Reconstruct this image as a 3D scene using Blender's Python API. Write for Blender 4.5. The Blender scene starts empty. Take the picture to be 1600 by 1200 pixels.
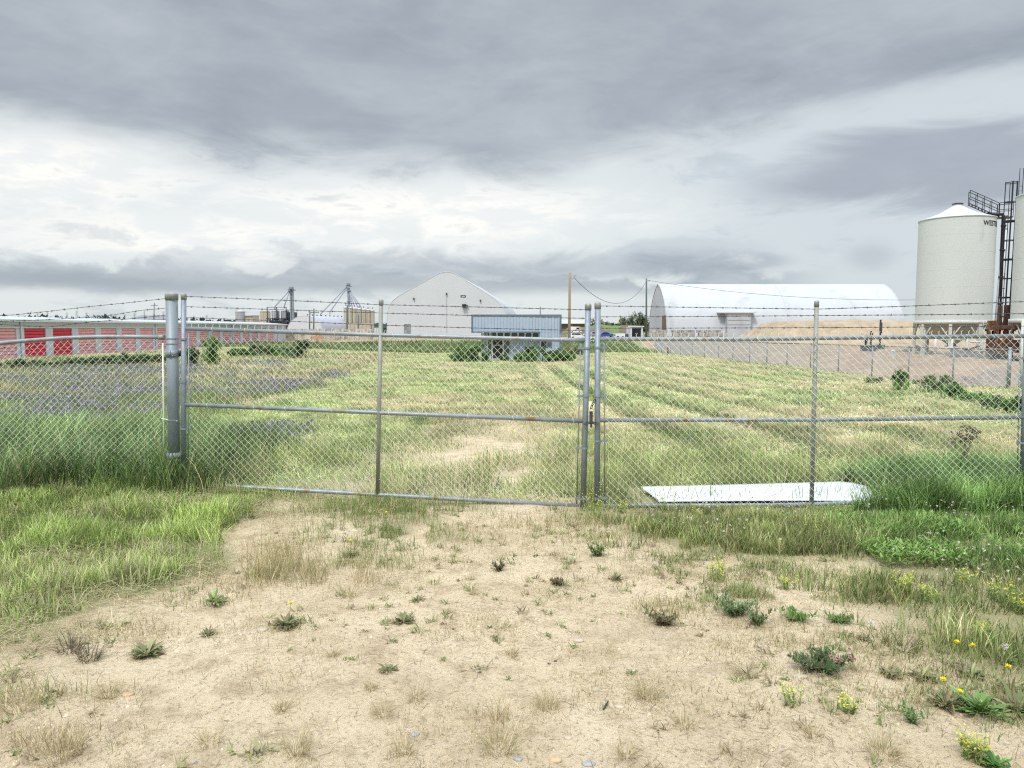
import bpy, math, random
import numpy as np
from mathutils import Vector
random.seed(7); RNG = np.random.default_rng(11)
R = math.radians
SC = bpy.context.scene
COL = SC.collection

# ------------------------------------------------------------------ camera
CAM_H = 1.75; F = 1164.0; PITCH = math.atan(87/F)
cd = bpy.data.cameras.new('camera'); cam = bpy.data.objects.new('camera', cd); COL.objects.link(cam)
cam.location = (0, 0, CAM_H); cam.rotation_euler = (R(90)-PITCH, 0, 0)
cd.sensor_width = 36; cd.lens = 36*F/1600; cd.clip_start = 0.05; cd.clip_end = 20000; SC.cycles.filter_width = 1.2; SC.cycles.use_denoising = False
SC.camera = cam
# ------------------------------------------------------------------ exposure
SC.view_settings.view_transform = 'Standard'; SC.view_settings.look = 'None'
SC.view_settings.gamma = 1; SC.view_settings.exposure = 0.70
# ------------------------------------------------------------------ sun behind thick cloud
SUN_EL, SUN_AZ = R(56), R(205)
sd = bpy.data.lights.new('sun', 'SUN'); sd.energy = 1.5; sd.angle = R(10); sd.color = (1, .965, .9)
sun = bpy.data.objects.new('sun', sd); COL.objects.link(sun)
sv = Vector((math.sin(SUN_AZ)*math.cos(SUN_EL), math.cos(SUN_AZ)*math.cos(SUN_EL), math.sin(SUN_EL)))
sun.rotation_euler = sv.to_track_quat('Z', 'Y').to_euler()
# ------------------------------------------------------------------ world: overcast sky with cloud decks
W = bpy.data.worlds.new('World'); SC.world = W; W.use_nodes = True
def build_world():
    nt = W.node_tree; N = nt.nodes; L = nt.links; N.clear()
    out = N.new('ShaderNodeOutputWorld'); bg = N.new('ShaderNodeBackground'); L.new(bg.outputs[0], out.inputs[0])
    bg.inputs['Strength'].default_value = 0.1
    def val(v): return v
    def setin(s, v):
        if hasattr(v, 'links') or hasattr(v, 'is_linked'): L.new(v, s)
        else: s.default_value = v
    def m(op, a, b=0.0, c=0.0, clamp=False):
        n = N.new('ShaderNodeMath'); n.operation = op; n.use_clamp = clamp
        setin(n.inputs[0], a); setin(n.inputs[1], b); setin(n.inputs[2], c); return n.outputs[0]
    def ss(x, a, b):
        n = N.new('ShaderNodeMapRange'); n.interpolation_type = 'SMOOTHSTEP'
        setin(n.inputs[0], x); n.inputs[1].default_value = a; n.inputs[2].default_value = b; return n.outputs[0]
    def comb(x, y, z=0.0):
        n = N.new('ShaderNodeCombineXYZ'); setin(n.inputs[0], x); setin(n.inputs[1], y); setin(n.inputs[2], z); return n.outputs[0]
    def noise(vec, scale, det=5, rough=.55, dist=0.0):
        n = N.new('ShaderNodeTexNoise'); L.new(vec, n.inputs['Vector']); n.inputs['Scale'].default_value = scale
        n.inputs['Detail'].default_value = det; n.inputs['Roughness'].default_value = rough; n.inputs['Distortion'].default_value = dist
        return n.outputs[0]
    def mix(f, a, b):
        n = N.new('ShaderNodeMix'); n.data_type = 'RGBA'; setin(n.inputs[0], f)
        for s, v in ((n.inputs[6], a), (n.inputs[7], b)):
            if isinstance(v, tuple): s.default_value = (*v, 1)
            else: L.new(v, s)
        return n.outputs[2]
    tc = N.new('ShaderNodeTexCoord'); sep = N.new('ShaderNodeSeparateXYZ'); L.new(tc.outputs['Generated'], sep.inputs[0])
    x, y, z = sep.outputs
    a = m('ARCTAN2', x, y); e = m('ARCSINE', z)
    # cloud-deck coordinates: the view ray met with a flat deck high above
    zz = m('ADD', m('MAXIMUM', z, 0.0), .10)
    pl = comb(m('DIVIDE', x, zz), m('DIVIDE', y, zz))
    ae = comb(m('MULTIPLY', a, 1.0), m('MULTIPLY', e, 3.2))
    n1 = noise(pl, .55, 6, .52, .4); n2 = noise(pl, 1.7, 6, .6, .5); n3 = noise(ae, 5.0, 7, .6, .6); n4 = noise(ae, 2.1, 4, .5, .3)
    n5 = noise(ae, 12.0, 6, .62, .4)
    c1 = m('SUBTRACT', n1, .5); c2 = m('SUBTRACT', n2, .5); c3 = m('SUBTRACT', n3, .5); c4 = m('SUBTRACT', n4, .5); c5 = m('SUBTRACT', n5, .5)
    # base: pale lower sky
    base = mix(ss(e, .0, .10), (.76, .81, .82), (.78, .83, .84))
    base = mix(m('MULTIPLY', ss(a, .02, .42), .62), base, (.57, .64, .69))
    def blob(ca, ce, ra, re, wob=.0, k0=1.0, k1=.1):
        da = m('DIVIDE', m('SUBTRACT', a, ca), ra)
        de = m('DIVIDE', m('ADD', m('SUBTRACT', e, ce), m('MULTIPLY', c3, wob)), re)
        d = m('SQRT', m('ADD', m('MULTIPLY', da, da), m('MULTIPLY', de, de)))
        n = N.new('ShaderNodeMapRange'); n.interpolation_type = 'SMOOTHSTEP'; L.new(d, n.inputs[0])
        n.inputs[1].default_value = k1; n.inputs[2].default_value = k0; n.inputs[3].default_value = 1; n.inputs[4].default_value = 0
        return n.outputs[0]
    # brighter torn gaps
    g1 = blob(-.12, .150, .46, .062, .05); g2 = blob(-.60, .175, .34, .075, .05); g3 = blob(-.35, .115, .5, .06, .05)
    tear = ss(m('ADD', n3, m('MULTIPLY', c5, .8)), .40, .62)
    glow = m('MAXIMUM', m('MAXIMUM', g1, g2), m('MULTIPLY', g3, .8))
    base = mix(m('MULTIPLY', glow, .70), base, (.95, .96, .94))
    base = mix(m('MULTIPLY', m('MULTIPLY', glow, tear), .85), base, (1.12, 1.09, 1.02))
    # wisps
    base = mix(m('MULTIPLY', ss(m('ADD', n3, c5), .55, .75), .45), base, (.50, .56, .62))
    # low cloud bank
    bank = m('MULTIPLY', m('ADD', blob(-.02, .078, .42, .030, .10), blob(-.50, .052, .30, .016, .05)), ss(n4, .22, .42))
    base = mix(m('MULTIPLY', m('MINIMUM', bank, 1.0), .92), base, mix(n5, (.34, .39, .45), (.56, .61, .66)))
    cum = blob(.24, .086, .13, .034, .09, 1.05, .55); base = mix(m('MULTIPLY', cum, .85), base, mix(ss(m('ADD', e, m('MULTIPLY', c5, .06)), .070, .110), (.34, .39, .455), (.60, .65, .70)))
    cv = comb(m('MULTIPLY', a, 1.0), m('MULTIPLY', e, 1.9)); n6 = noise(cv, 8.0, 7, .6, .3); n7 = noise(comb(m('MULTIPLY', a, 1.0), m('MULTIPLY', e, .6)), 3.0, 3, .5)
    h = m('DIVIDE', m('SUBTRACT', e, .050), .055)
    dens = m('SUBTRACT', m('ADD', m('MULTIPLY', n6, .75), m('MULTIPLY', n7, .55)), m('ADD', m('MULTIPLY', m('MAXIMUM', h, 0.0), .30), .47))
    cmask = m('MULTIPLY', m('MULTIPLY', ss(dens, -.01, .07), ss(m('ADD', e, m('MULTIPLY', c5, .012)), .038, .056)), m('SUBTRACT', 1.0, ss(a, .30, .42)))
    ccol = mix(ss(m('ADD', h, m('MULTIPLY', c5, 1.6)), .1, .95), (.35, .405, .465), (.68, .73, .77))
    base = mix(m('MULTIPLY', cmask, .70), base, ccol)
    puff = blob(.445, .088, .040, .026, .04, 1.05, .2); base = mix(m('MULTIPLY', puff, .6), base, (.47, .51, .57))
    # right hand dark cloud
    rc = blob(.52, .180, .27, .052, .09, 1.05, .45); base = mix(m('MULTIPLY', rc, .92), base, mix(n5, (.34, .38, .44), (.45, .49, .55)))
    rl = blob(.62, .262, .30, .030, .05, 1.0, .3); 
    # upper deck
    edge = m('ADD', m('MULTIPLY', m('MAXIMUM', a, 0.0), .115), .206)
    t = m('ADD', m('SUBTRACT', e, edge), m('ADD', m('MULTIPLY', c3, .085), m('ADD', m('MULTIPLY', c4, .12), m('MULTIPLY', c5, .03))))
    dk = ss(t, -.028, .040)
    tone = m('ADD', m('ADD', m('MULTIPLY', c1, 2.0), .45), m('ADD', m('MULTIPLY', c2, 1.3), m('ADD', m('MULTIPLY', c4, 1.0), m('MULTIPLY', c5, .5))), clamp=True)
    deck = mix(tone, (.318, .362, .412), (.55, .59, .635))
    deck = mix(m('MULTIPLY', rl, .6), deck, (.56, .60, .66))
    colr = mix(dk, base, deck)
    # sky overhead, out of view, brightened to add light on the ground
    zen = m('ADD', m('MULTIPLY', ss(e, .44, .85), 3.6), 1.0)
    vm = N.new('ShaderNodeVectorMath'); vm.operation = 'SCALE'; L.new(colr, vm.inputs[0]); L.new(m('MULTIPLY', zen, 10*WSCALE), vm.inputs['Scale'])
    sky = N.new('ShaderNodeTexSky'); sky.sky_type = 'NISHITA'; sky.sun_disc = False; sky.sun_elevation = SUN_EL; sky.sun_rotation = SUN_AZ
    fin = mix(.05, vm.outputs[0], sky.outputs[0])
    # dull ground tone below the horizon
    fin = mix(ss(e, -.02, -.001), (2.6, 2.7, 2.2), fin)
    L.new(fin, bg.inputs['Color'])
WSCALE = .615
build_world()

# ------------------------------------------------------------------ helpers
def ray(px, py):
    r = (px-800)/F; u = (600-py)/F; c, s = math.cos(PITCH), math.sin(PITCH)
    return np.array([r, c + u*s, -s + u*c])
def at(px, py, Y):
    d = ray(px, py); k = Y/d[1]; return Vector((d[0]*k, Y, CAM_H + d[2]*k))
def sst(x, a, b):
    t = np.clip((np.asarray(x, float)-a)/(b-a), 0, 1); return t*t*(3-2*t)
_H = RNG.random((512, 512))
def vnoise(x, y):
    x = np.asarray(x, float); y = np.asarray(y, float)
    xi = np.floor(x).astype(int); yi = np.floor(y).astype(int); fx = x-xi; fy = y-yi
    fx = fx*fx*(3-2*fx); fy = fy*fy*(3-2*fy)
    g = lambda i, j: _H[i & 511, j & 511]
    return (g(xi, yi)*(1-fx)+g(xi+1, yi)*fx)*(1-fy) + (g(xi, yi+1)*(1-fx)+g(xi+1, yi+1)*fx)*fy
def fbm(x, y, o=4):
    s = 0; a = .5; t = 0
    for k in range(o):
        s = s + a*vnoise(x*2**k+17.3*k, y*2**k+5.1*k); t += a; a *= .5
    return s/t
def base_h(x, y):
    ys = [-50, 7, 12, 20, 40, 70, 110, 121, 135, 150, 10000]
    mid = np.interp(y, ys, [.05, 0, -.12, -.45, -1.1, -1.28, -1.70, -1.62, -.35, -.2, -.2])
    lef = np.interp(y, ys, [.05, .0, -.05, -.25, -.62, -.90, -.90, -.9, -.9, -.7, -.2])
    t = sst(-np.asarray(x, float), 12, 38); z = mid*(1-t)+lef*t
    yd = sst(x, 21.7, 27.5)*sst(y, 12, 24); z = z*(1-yd) + (-.35)*yd
    return z
def T(x, y):
    x = np.asarray(x, float); y = np.asarray(y, float)
    z = base_h(x, y)
    z = z + .13*sst(-x, 1.6, 4.0)*sst(y, 5.2, 7.4)*(1-sst(y, 10, 16))
    near = 1-sst(y, 10, 60)
    z = z + (fbm(x*1.1, y*1.1)-.5)*.07*near + (fbm(x*5+9, y*5)-.5)*.022*near + (fbm(x*.13+4, y*.13)-.5)*.25*sst(np.abs(y), 14, 60)
    # wind-row undulation of the mown field
    z = z + .06*np.sin(x*2*np.pi/1.9+1.5*fbm(x*.2, y*.1))*sst(x, .6, 2.5)*sst(y, 8.5, 11)*(1-sst(y, 45, 70))
    yv = sst(x, 22, 24)*sst(y, 22, 28)*(1-sst(y, 60, 90)); z = z + yv*((fbm(x*.55, y*.55+3)-.5)*.5+(fbm(x*2, y*2)-.5)*.16)
    z = z + .15*(fbm(x*2.0+6, y*2.6)-.5)*sst(XL(y)-x, 0, .4)*(1-sst(y, 7.2, 8)) + .09*(fbm(x*1.6, y*1.2+2)-.5)*sst(y, 8.3, 10)*(1-sst(y, 35, 60))
    # a heap of darker gravel on the yard slope
    z = z + .9*np.exp(-((x-26.5)/2.2)**2-((y-36)/2.6)**2)
    return z
def Tz(x, y): return float(T(x, y))
def gpt(px, py):
    Y = 6.0; d = ray(px, py)
    lo, hi = 1.0, 400.0
    for _ in range(50):
        mid = .5*(lo+hi); z = CAM_H + d[2]*mid/d[1]
        if z > float(base_h(d[0]*mid/d[1], mid)): lo = mid
        else: hi = mid
    return d[0]*lo/d[1], lo
def curve_pts(pts):
    g = sorted([gpt(*p)[::-1] for p in pts]); Y = [q[0] for q in g]; X = [q[1] for q in g]
    return lambda y: np.interp(y, Y, X)
XL = curve_pts([(-120, 1080), (0, 1022), (60, 985), (165, 935), (270, 905), (350, 865), (385, 835), (430, 805), (460, 780)])
XR = curve_pts([(880, 796), (960, 832), (1100, 866), (1250, 872), (1350, 905), (1480, 950), (1600, 1015), (1760, 1080)])
XM = curve_pts([(380, 760), (425, 732), (440, 705), (360, 678), (315, 655), (375, 632), (505, 606), (545, 585), (590, 568), (640, 552), (700, 546)])
def masks(x, y):
    x = np.asarray(x, float); y = np.asarray(y, float)
    w = (fbm(x*1.3+3, y*1.3)-.5)*1.1 + (fbm(x*6, y*6+8)-.5)*.35
    L_ = sst(x-XL(y)+w*.8, -.12, .18); R_ = sst(XR(y)-x+w*1.3, -.20, .30)
    sand = L_*R_*(1-sst(y+w*.5, 7.1, 7.9))
    xc = np.interp(y, [7, 8.5, 11, 14, 18], [-.75, -.7, -.4, -.2, -.1]); hw = np.interp(y, [7, 8.5, 11, 16, 22], [1.9, 1.6, 1.2, .8, .6])
    patch = sst(fbm(x*1.6+40, y*1.1+2), .40, .60)
    path = np.exp(-((x-xc)/hw)**2)*sst(y, 6.8, 7.6)*(1-sst(y, 10, 22))*(.70+.55*patch)
    # weedy hump growing out of the drive in front of the gate
    hump = np.exp(-((x+.95-(y-6.6)*.25)/.55)**2-((y-6.6)/.75)**2)*sst(fbm(x*4, y*4+30), .35, .6)
    sand = np.clip(np.maximum(sand, path)-.8*hump, 0, 1)
    meadow = sst(XM(y)-x+w*1.2, -.2, .5)*sst(y, 7.0, 7.6)*(1-sst(y, 90, 110))
    yard = np.clip(sst(x+(fbm(x*.5, y*.5)-.5)*3, 20.6, 22.6)*sst(y, 18, 26) + sst(y, 132, 138), 0, 1)
    rough = sst(y+(fbm(x*.2, y*.2)-.5)*8, 103, 108)*(1-sst(y, 130, 135))*(1-yard)
    yardl = sst(-x, 40.5, 42.5)*sst(y, 35, 40); yard = np.maximum(yard, yardl)
    return sand, meadow, yard, rough

def tag(o, label=None, cat=None, group=None, kind=None):
    if label: o['label'] = label
    if cat: o['category'] = cat
    if group: o['group'] = group
    if kind: o['kind'] = kind
    return o
def empty(name, loc, label, cat, group=None):
    o = bpy.data.objects.new(name, None); COL.objects.link(o); o.location = loc; o.empty_display_size = .2
    return tag(o, label, cat, group)
def wloc(o):
    v = Vector((0, 0, 0))
    while o is not None: v = v + o.location; o = o.parent
    return v
def link_mesh(name, me, mat, parent=None):
    o = bpy.data.objects.new(name, me); COL.objects.link(o)
    if mat: me.materials.append(mat)
    if parent: o.parent = parent
    return o
def np_mesh(name, V, loops, starts, totals, cols=None, mat=None, parent=None, smooth=False):
    me = bpy.data.meshes.new(name); V = np.asarray(V, np.float32)
    me.vertices.add(len(V)); me.vertices.foreach_set('co', V.ravel())
    me.loops.add(len(loops)); me.loops.foreach_set('vertex_index', np.asarray(loops, np.int32))
    me.polygons.add(len(starts)); me.polygons.foreach_set('loop_start', np.asarray(starts, np.int32))
    me.update(calc_edges=True)
    if cols is not None:
        at_ = me.color_attributes.new('Col', 'FLOAT_COLOR', 'POINT')
        c = np.ones((len(V), 4), np.float32); c[:, :3] = cols[:, :3]; at_.data.foreach_set('color', c.ravel())
    if smooth: me.polygons.foreach_set('use_smooth', np.ones(len(starts), bool))
    me.update(); me.validate()
    return link_mesh(name, me, mat, parent)
class MB:
    def __init__(s): s.V = []; s.F = []
    def add(s, V, F):
        n = len(s.V); s.V += [tuple(v) for v in V]; s.F += [tuple(i+n for i in f) for f in F]; return s
    def box(s, x0, x1, y0, y1, z0, z1):
        return s.add([(x, y, z) for z in (z0, z1) for y in (y0, y1) for x in (x0, x1)],
                     [(0, 2, 3, 1), (4, 5, 7, 6), (0, 1, 5, 4), (2, 6, 7, 3), (0, 4, 6, 2), (1, 3, 7, 5)])
    def cbox(s, c, sx, sy, sz, rz=0.0):
        cs, sn = math.cos(rz), math.sin(rz); V = []
        for k in (-.5, .5):
            for j in (-.5, .5):
                for i in (-.5, .5):
                    x, y = i*sx, j*sy; V.append((c[0]+x*cs-y*sn, c[1]+x*sn+y*cs, c[2]+k*sz))
        return s.add(V, [(0, 2, 3, 1), (4, 5, 7, 6), (0, 1, 5, 4), (2, 6, 7, 3), (0, 4, 6, 2), (1, 3, 7, 5)])
    def quad(s, a, b, c, d): return s.add([a, b, c, d], [(0, 1, 2, 3)])
    def tube(s, pts, r, n=8, caps=True):
        P = [Vector(p) for p in pts]; rr = r if isinstance(r, (list, tuple)) else [r]*len(P)
        V = []; up = None
        for i, p in enumerate(P):
            d = (P[min(i+1, len(P)-1)]-P[max(i-1, 0)])
            d = d.normalized() if d.length > 1e-9 else Vector((0, 0, 1))
            if up is None: up = d.orthogonal().normalized()
            else:
                up = up - d*up.dot(d); up = up.normalized() if up.length > 1e-6 else d.orthogonal().normalized()
            w = d.cross(up)
            for k in range(n):
                t = 2*math.pi*k/n; V.append(p + up*(math.cos(t)*rr[i]) + w*(math.sin(t)*rr[i]))
        Fc = []
        for i in range(len(P)-1):
            for k in range(n):
                a = i*n+k; b = i*n+(k+1) % n; Fc.append((a, b, b+n, a+n))
        if caps: Fc.append(tuple(range(n-1, -1, -1))); Fc.append(tuple((len(P)-1)*n+k for k in range(n)))
        return s.add(V, Fc)
    def lathe(s, c, prof, n=24, cap=True):
        V = []; Fc = []
        for (r, z) in prof:
            for k in range(n): t = 2*math.pi*k/n; V.append((c[0]+r*math.cos(t), c[1]+r*math.sin(t), c[2]+z))
        for i in range(len(prof)-1):
            for k in range(n): a = i*n+k; b = i*n+(k+1) % n; Fc.append((a, b, b+n, a+n))
        if cap: Fc.append(tuple(range(n-1, -1, -1))); Fc.append(tuple((len(prof)-1)*n+k for k in range(n)))
        return s.add(V, Fc)
    def extrude(s, prof, off, close=True):
        """prof: list of 3-D points (closed outline), off: extrusion vector"""
        n = len(prof); o = Vector(off); V = [Vector(p) for p in prof]; V2 = [v+o for v in V]
        Fc = [tuple(range(n-1, -1, -1)), tuple(range(n, 2*n))] + [(i, (i+1) % n, n+(i+1) % n, n+i) for i in range(n)]
        return s.add(V+V2, Fc)
    def build(s, name, mat, parent=None, smooth=False, label=None):
        o0 = wloc(parent) if parent else Vector((0, 0, 0))
        me = bpy.data.meshes.new(name); me.from_pydata([tuple(Vector(v)-o0) for v in s.V], [], s.F); me.update()
        if smooth:
            me.polygons.foreach_set('use_smooth', [len(p.vertices) <= 4 for p in me.polygons])
        o = link_mesh(name, me, mat, parent)
        if label: o['label'] = label
        return o
def thing(o, loc, label, cat, group=None):
    """make a single-mesh object's origin sit at loc"""
    L_ = Vector(loc); o.data.transform(__import__('mathutils').Matrix.Translation(-L_)); o.location = L_
    return tag(o, label, cat, group)
def copy_tree(o, parent=None):
    c = o.copy(); COL.objects.link(c); c.parent = parent
    for ch in [k for k in o.children]: copy_tree(ch, c)
    return c

# ------------------------------------------------------------------ materials
def newmat(name):
    m = bpy.data.materials.new(name); m.use_nodes = True; nt = m.node_tree; b = nt.nodes['Principled BSDF']; return m, nt, b
def solid(name, c, rough=.7, metal=0.0, var=.12, scale=3.0, c2=None, thr=None, bump=0.0, bscale=40, stretch=None, coat=0):
    """procedural colour with soft noise variation, an optional second (stain/rust) colour above a threshold, optional bump"""
    m, nt, b = newmat(name); N = nt.nodes; L = nt.links
    b.inputs['Roughness'].default_value = rough; b.inputs['Metallic'].default_value = metal
    if coat: b.inputs['Coat Weight'].default_value = coat
    tc = N.new('ShaderNodeTexCoord'); mp = N.new('ShaderNodeMapping'); L.new(tc.outputs['Object'], mp.inputs[0])
    if stretch: mp.inputs['Scale'].default_value = stretch
    n = N.new('ShaderNodeTexNoise'); L.new(mp.outputs[0], n.inputs[0]); n.inputs['Scale'].default_value = scale; n.inputs['Detail'].default_value = 6
    r = N.new('ShaderNodeValToRGB'); L.new(n.outputs[0], r.inputs[0])
    r.color_ramp.elements[0].position = .3; r.color_ramp.elements[1].position = .7
    r.color_ramp.elements[0].color = (*[v*(1-var) for v in c], 1); r.color_ramp.elements[1].color = (*[min(1, v*(1+var)) for v in c], 1)
    src = r.outputs[0]
    if c2:
        n2 = N.new('ShaderNodeTexNoise'); L.new(mp.outputs[0], n2.inputs[0]); n2.inputs['Scale'].default_value = thr[2] if len(thr) > 2 else scale*2; n2.inputs['Detail'].default_value = 8
        mr = N.new('ShaderNodeMapRange'); L.new(n2.outputs[0], mr.inputs[0]); mr.inputs[1].default_value = thr[0]; mr.inputs[2].default_value = thr[1]
        mx = N.new('ShaderNodeMix'); mx.data_type = 'RGBA'; L.new(mr.outputs[0], mx.inputs[0]); L.new(src, mx.inputs[6]); mx.inputs[7].default_value = (*c2, 1); src = mx.outputs[2]
    L.new(src, b.inputs['Base Color'])
    if bump:
        n3 = N.new('ShaderNodeTexNoise'); L.new(mp.outputs[0], n3.inputs[0]); n3.inputs['Scale'].default_value = bscale; n3.inputs['Detail'].default_value = 5
        bp = N.new('ShaderNodeBump'); bp.inputs['Strength'].default_value = bump; bp.inputs['Distance'].default_value = .02
        L.new(n3.outputs[0], bp.inputs['Height']); L.new(bp.outputs[0], b.inputs['Normal'])
    return m
def ribbed(name, c, axis='X', period=.3, rough=.5, metal=0.0, var=.06, depth=.02, gap=.18, darkline=.75, c2=None, thr=None):
    """sheet metal with pressed ribs: narrow grooves every period (grooves get a darker tone of the sheet colour)"""
    m, nt, b = newmat(name); N = nt.nodes; L = nt.links
    b.inputs['Roughness'].default_value = rough; b.inputs['Metallic'].default_value = metal
    tc = N.new('ShaderNodeTexCoord'); sp = N.new('ShaderNodeSeparateXYZ'); L.new(tc.outputs['Object'], sp.inputs[0])
    s = {'X': 0, 'Y': 1, 'Z': 2}[axis]
    d = N.new('ShaderNodeMath'); d.operation = 'DIVIDE'; L.new(sp.outputs[s], d.inputs[0]); d.inputs[1].default_value = period
    f = N.new('ShaderNodeMath'); f.operation = 'FRACT'; L.new(d.outputs[0], f.inputs[0])
    p = N.new('ShaderNodeMath'); p.operation = 'PINGPONG'; L.new(d.outputs[0], p.inputs[0]); p.inputs[1].default_value = .5
    mr = N.new('ShaderNodeMapRange'); L.new(p.outputs[0], mr.inputs[0]); mr.inputs[1].default_value = 0; mr.inputs[2].default_value = gap; mr.interpolation_type = 'SMOOTHSTEP'
    n = N.new('ShaderNodeTexNoise'); L.new(tc.outputs['Object'], n.inputs[0]); n.inputs['Scale'].default_value = .8; n.inputs['Detail'].default_value = 6
    r = N.new('ShaderNodeValToRGB'); L.new(n.outputs[0], r.inputs[0]); r.color_ramp.elements[0].position = .3; r.color_ramp.elements[1].position = .7
    r.color_ramp.elements[0].color = (*[v*(1-var) for v in c], 1); r.color_ramp.elements[1].color = (*[min(1, v*(1+var)) for v in c], 1)
    mx = N.new('ShaderNodeMix'); mx.data_type = 'RGBA'; L.new(mr.outputs[0], mx.inputs[0]); mx.inputs[6].default_value = (*[v*darkline for v in c], 1); L.new(r.outputs[0], mx.inputs[7])
    src = mx.outputs[2]
    if c2:
        n2 = N.new('ShaderNodeTexNoise'); L.new(tc.outputs['Object'], n2.inputs[0]); n2.inputs['Scale'].default_value = thr[2]; n2.inputs['Detail'].default_value = 8
        m2 = N.new('ShaderNodeMapRange'); L.new(n2.outputs[0], m2.inputs[0]); m2.inputs[1].default_value = thr[0]; m2.inputs[2].default_value = thr[1]
        m3 = N.new('ShaderNodeMix'); m3.data_type = 'RGBA'; L.new(m2.outputs[0], m3.inputs[0]); L.new(src, m3.inputs[6]); m3.inputs[7].default_value = (*c2, 1); src = m3.outputs[2]
    L.new(src, b.inputs['Base Color'])
    bp = N.new('ShaderNodeBump'); bp.inputs['Distance'].default_value = depth; bp.inputs['Strength'].default_value = .8
    L.new(mr.outputs[0], bp.inputs['Height']); L.new(bp.outputs[0], b.inputs['Normal'])
    return m
def leafmat(name, rough=.6, trans=.35, spec=.25):
    m, nt, b = newmat(name); N = nt.nodes; L = nt.links
    a = N.new('ShaderNodeAttribute'); a.attribute_name = 'Col'
    b.inputs['Roughness'].default_value = rough; b.inputs['Specular IOR Level'].default_value = spec
    L.new(a.outputs['Color'], b.inputs['Base Color'])
    tr = N.new('ShaderNodeBsdfTranslucent'); L.new(a.outputs['Color'], tr.inputs['Color'])
    ms = N.new('ShaderNodeMixShader'); ms.inputs[0].default_value = trans
    L.new(b.outputs[0], ms.inputs[1]); L.new(tr.outputs[0], ms.inputs[2]); L.new(ms.outputs[0], N['Material Output'].inputs[0])
    return m
M = {}
M['leaf'] = leafmat('leaf'); M['blade'] = leafmat('grass_blade', .55, .26, .2); M['petal'] = leafmat('petal', .6, .3, .1)
M['galv'] = solid('galvanised_pipe', (.25, .29, .34), .5, .3, .14, 14, bump=.15, bscale=120)
M['galv_post'] = solid('grey_painted_post', (.23, .27, .30), .5, .15, .16, 5, bump=.1, bscale=60, stretch=(1, 1, .3))
M['galv_olive'] = solid('weathered_galvanised_pipe', (.30, .31, .27), .6, .2, .18, 9)
M['rail'] = solid('galvanised_rail_with_rust', (.27, .30, .33), .5, .3, .16, 12, c2=(.26, .16, .07), thr=(.60, .70, 6.5))
M['wire'] = solid('bright_zinc_wire', (.66, .69, .60), .5, 0, .12, 8)
M['barb'] = solid('dull_barbed_wire', (.10, .105, .11), .6, .5, .25, 6)
M['cap'] = solid('cast_cap', (.30, .30, .29), .6, .3, .2, 20)
M['rust'] = solid('rusty_steel', (.085, .035, .025), .85, .1, .4, 3, c2=(.18, .08, .035), thr=(.5, .62, 4), bump=.3, bscale=12)
M['rust_orange'] = solid('orange_rust_steel', (.20, .085, .03), .85, .1, .45, 4)
M['black'] = solid('black_painted_steel', (.018, .018, .024), .45, .3, .2, 4)
M['silo'] = solid('silo_white_paint', (.57, .60, .58), .6, 0, .035, .35, stretch=(1, 1, .25), c2=(.40, .41, .37), thr=(.60, .85, 1.2))
M['silo_roof'] = solid('silo_roof_paint', (.54, .60, .61), .6, 0, .04, .5)
M['silo_leg'] = solid('silo_leg_paint', (.56, .57, .53), .6, 0, .1, 3, c2=(.36, .29, .2), thr=(.62, .75, 3))
M['hopper'] = solid('hopper_paint', (.42, .41, .36), .6, 0, .10, .7)
M['concrete'] = solid('concrete', (.42, .41, .37), .9, 0, .15, 2, bump=.2, bscale=12)
M['fabric'] = solid('white_fabric_cover', (.46, .48, .505), .6, 0, .03, .15, c2=(.36, .38, .40), thr=(.55, .8, .35), stretch=(1, 1, .3))
M['fabric_grey'] = solid('pale_grey_gable_sheet', (.54, .565, .59), .7, 0, .03, .2)
M['cladding_white'] = ribbed('white_sheet_cladding', (.52, .56, .60), 'Y', .28, .5, 0, .04, .01, .2, .85)
M['trimwhite'] = solid('white_trim', (.55, .58, .60), .5, 0, .05, 2)
M['roofpale'] = ribbed('pale_standing_seam_roof', (.50, .53, .54), 'Y', .6, .45, .1, .04, .02, .12, .8)
M['door_red'] = ribbed('red_roller_door', (.60, .02, .05), 'Z', .30, .45, 0, .05, .03, .2, .6)
M['door_pink'] = ribbed('faded_red_roller_door', (.72, .34, .36), 'Z', .30, .6, 0, .08, .03, .2, .75, c2=(.72, .42, .43), thr=(.5, .7, 1.2))
M['blue'] = ribbed('pale_blue_metal_siding', (.38, .45, .57), 'X', .30, .5, 0, .05, .02, .14, .78)
M['blue_trim'] = solid('slate_blue_trim', (.12, .16, .23), .5, 0, .06, 2)
M['glass'] = solid('dark_window_glass', (.012, .016, .03), .08, 0, .2, 1)
M['glass_grey'] = solid('dusty_window_glass', (.10, .12, .13), .25, 0, .3, 2.5)
M['wood_pole'] = solid('tan_wooden_pole', (.33, .26, .195), .9, 0, .25, 3, stretch=(1, 1, .06), bump=.3)
M['wood_grey'] = solid('grey_weathered_pole', (.11, .13, .13), .9, 0, .25, 3, stretch=(1, 1, .06))
M['darkmetal'] = solid('dark_steel_frame', (.05, .055, .07), .6, .3, .3, 1.5)
M['bin_steel'] = ribbed('corrugated_bin_steel', (.40, .42, .44), 'Z', .5, .45, .35, .1, .02, .3, .8)
M['beige'] = ribbed('beige_bin_sheet', (.44, .41, .31), 'X', 1.1, .7, 0, .08, .03, .2, .75)
M['tower'] = solid('galvanised_leg_casing', (.27, .31, .35), .5, .3, .1, 1)
M['sand_pile'] = solid('tan_sand', (.37, .295, .20), .95, 0, .16, .8, c2=(.27, .205, .14), thr=(.55, .75, .6), bump=.6, bscale=1.5)
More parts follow.
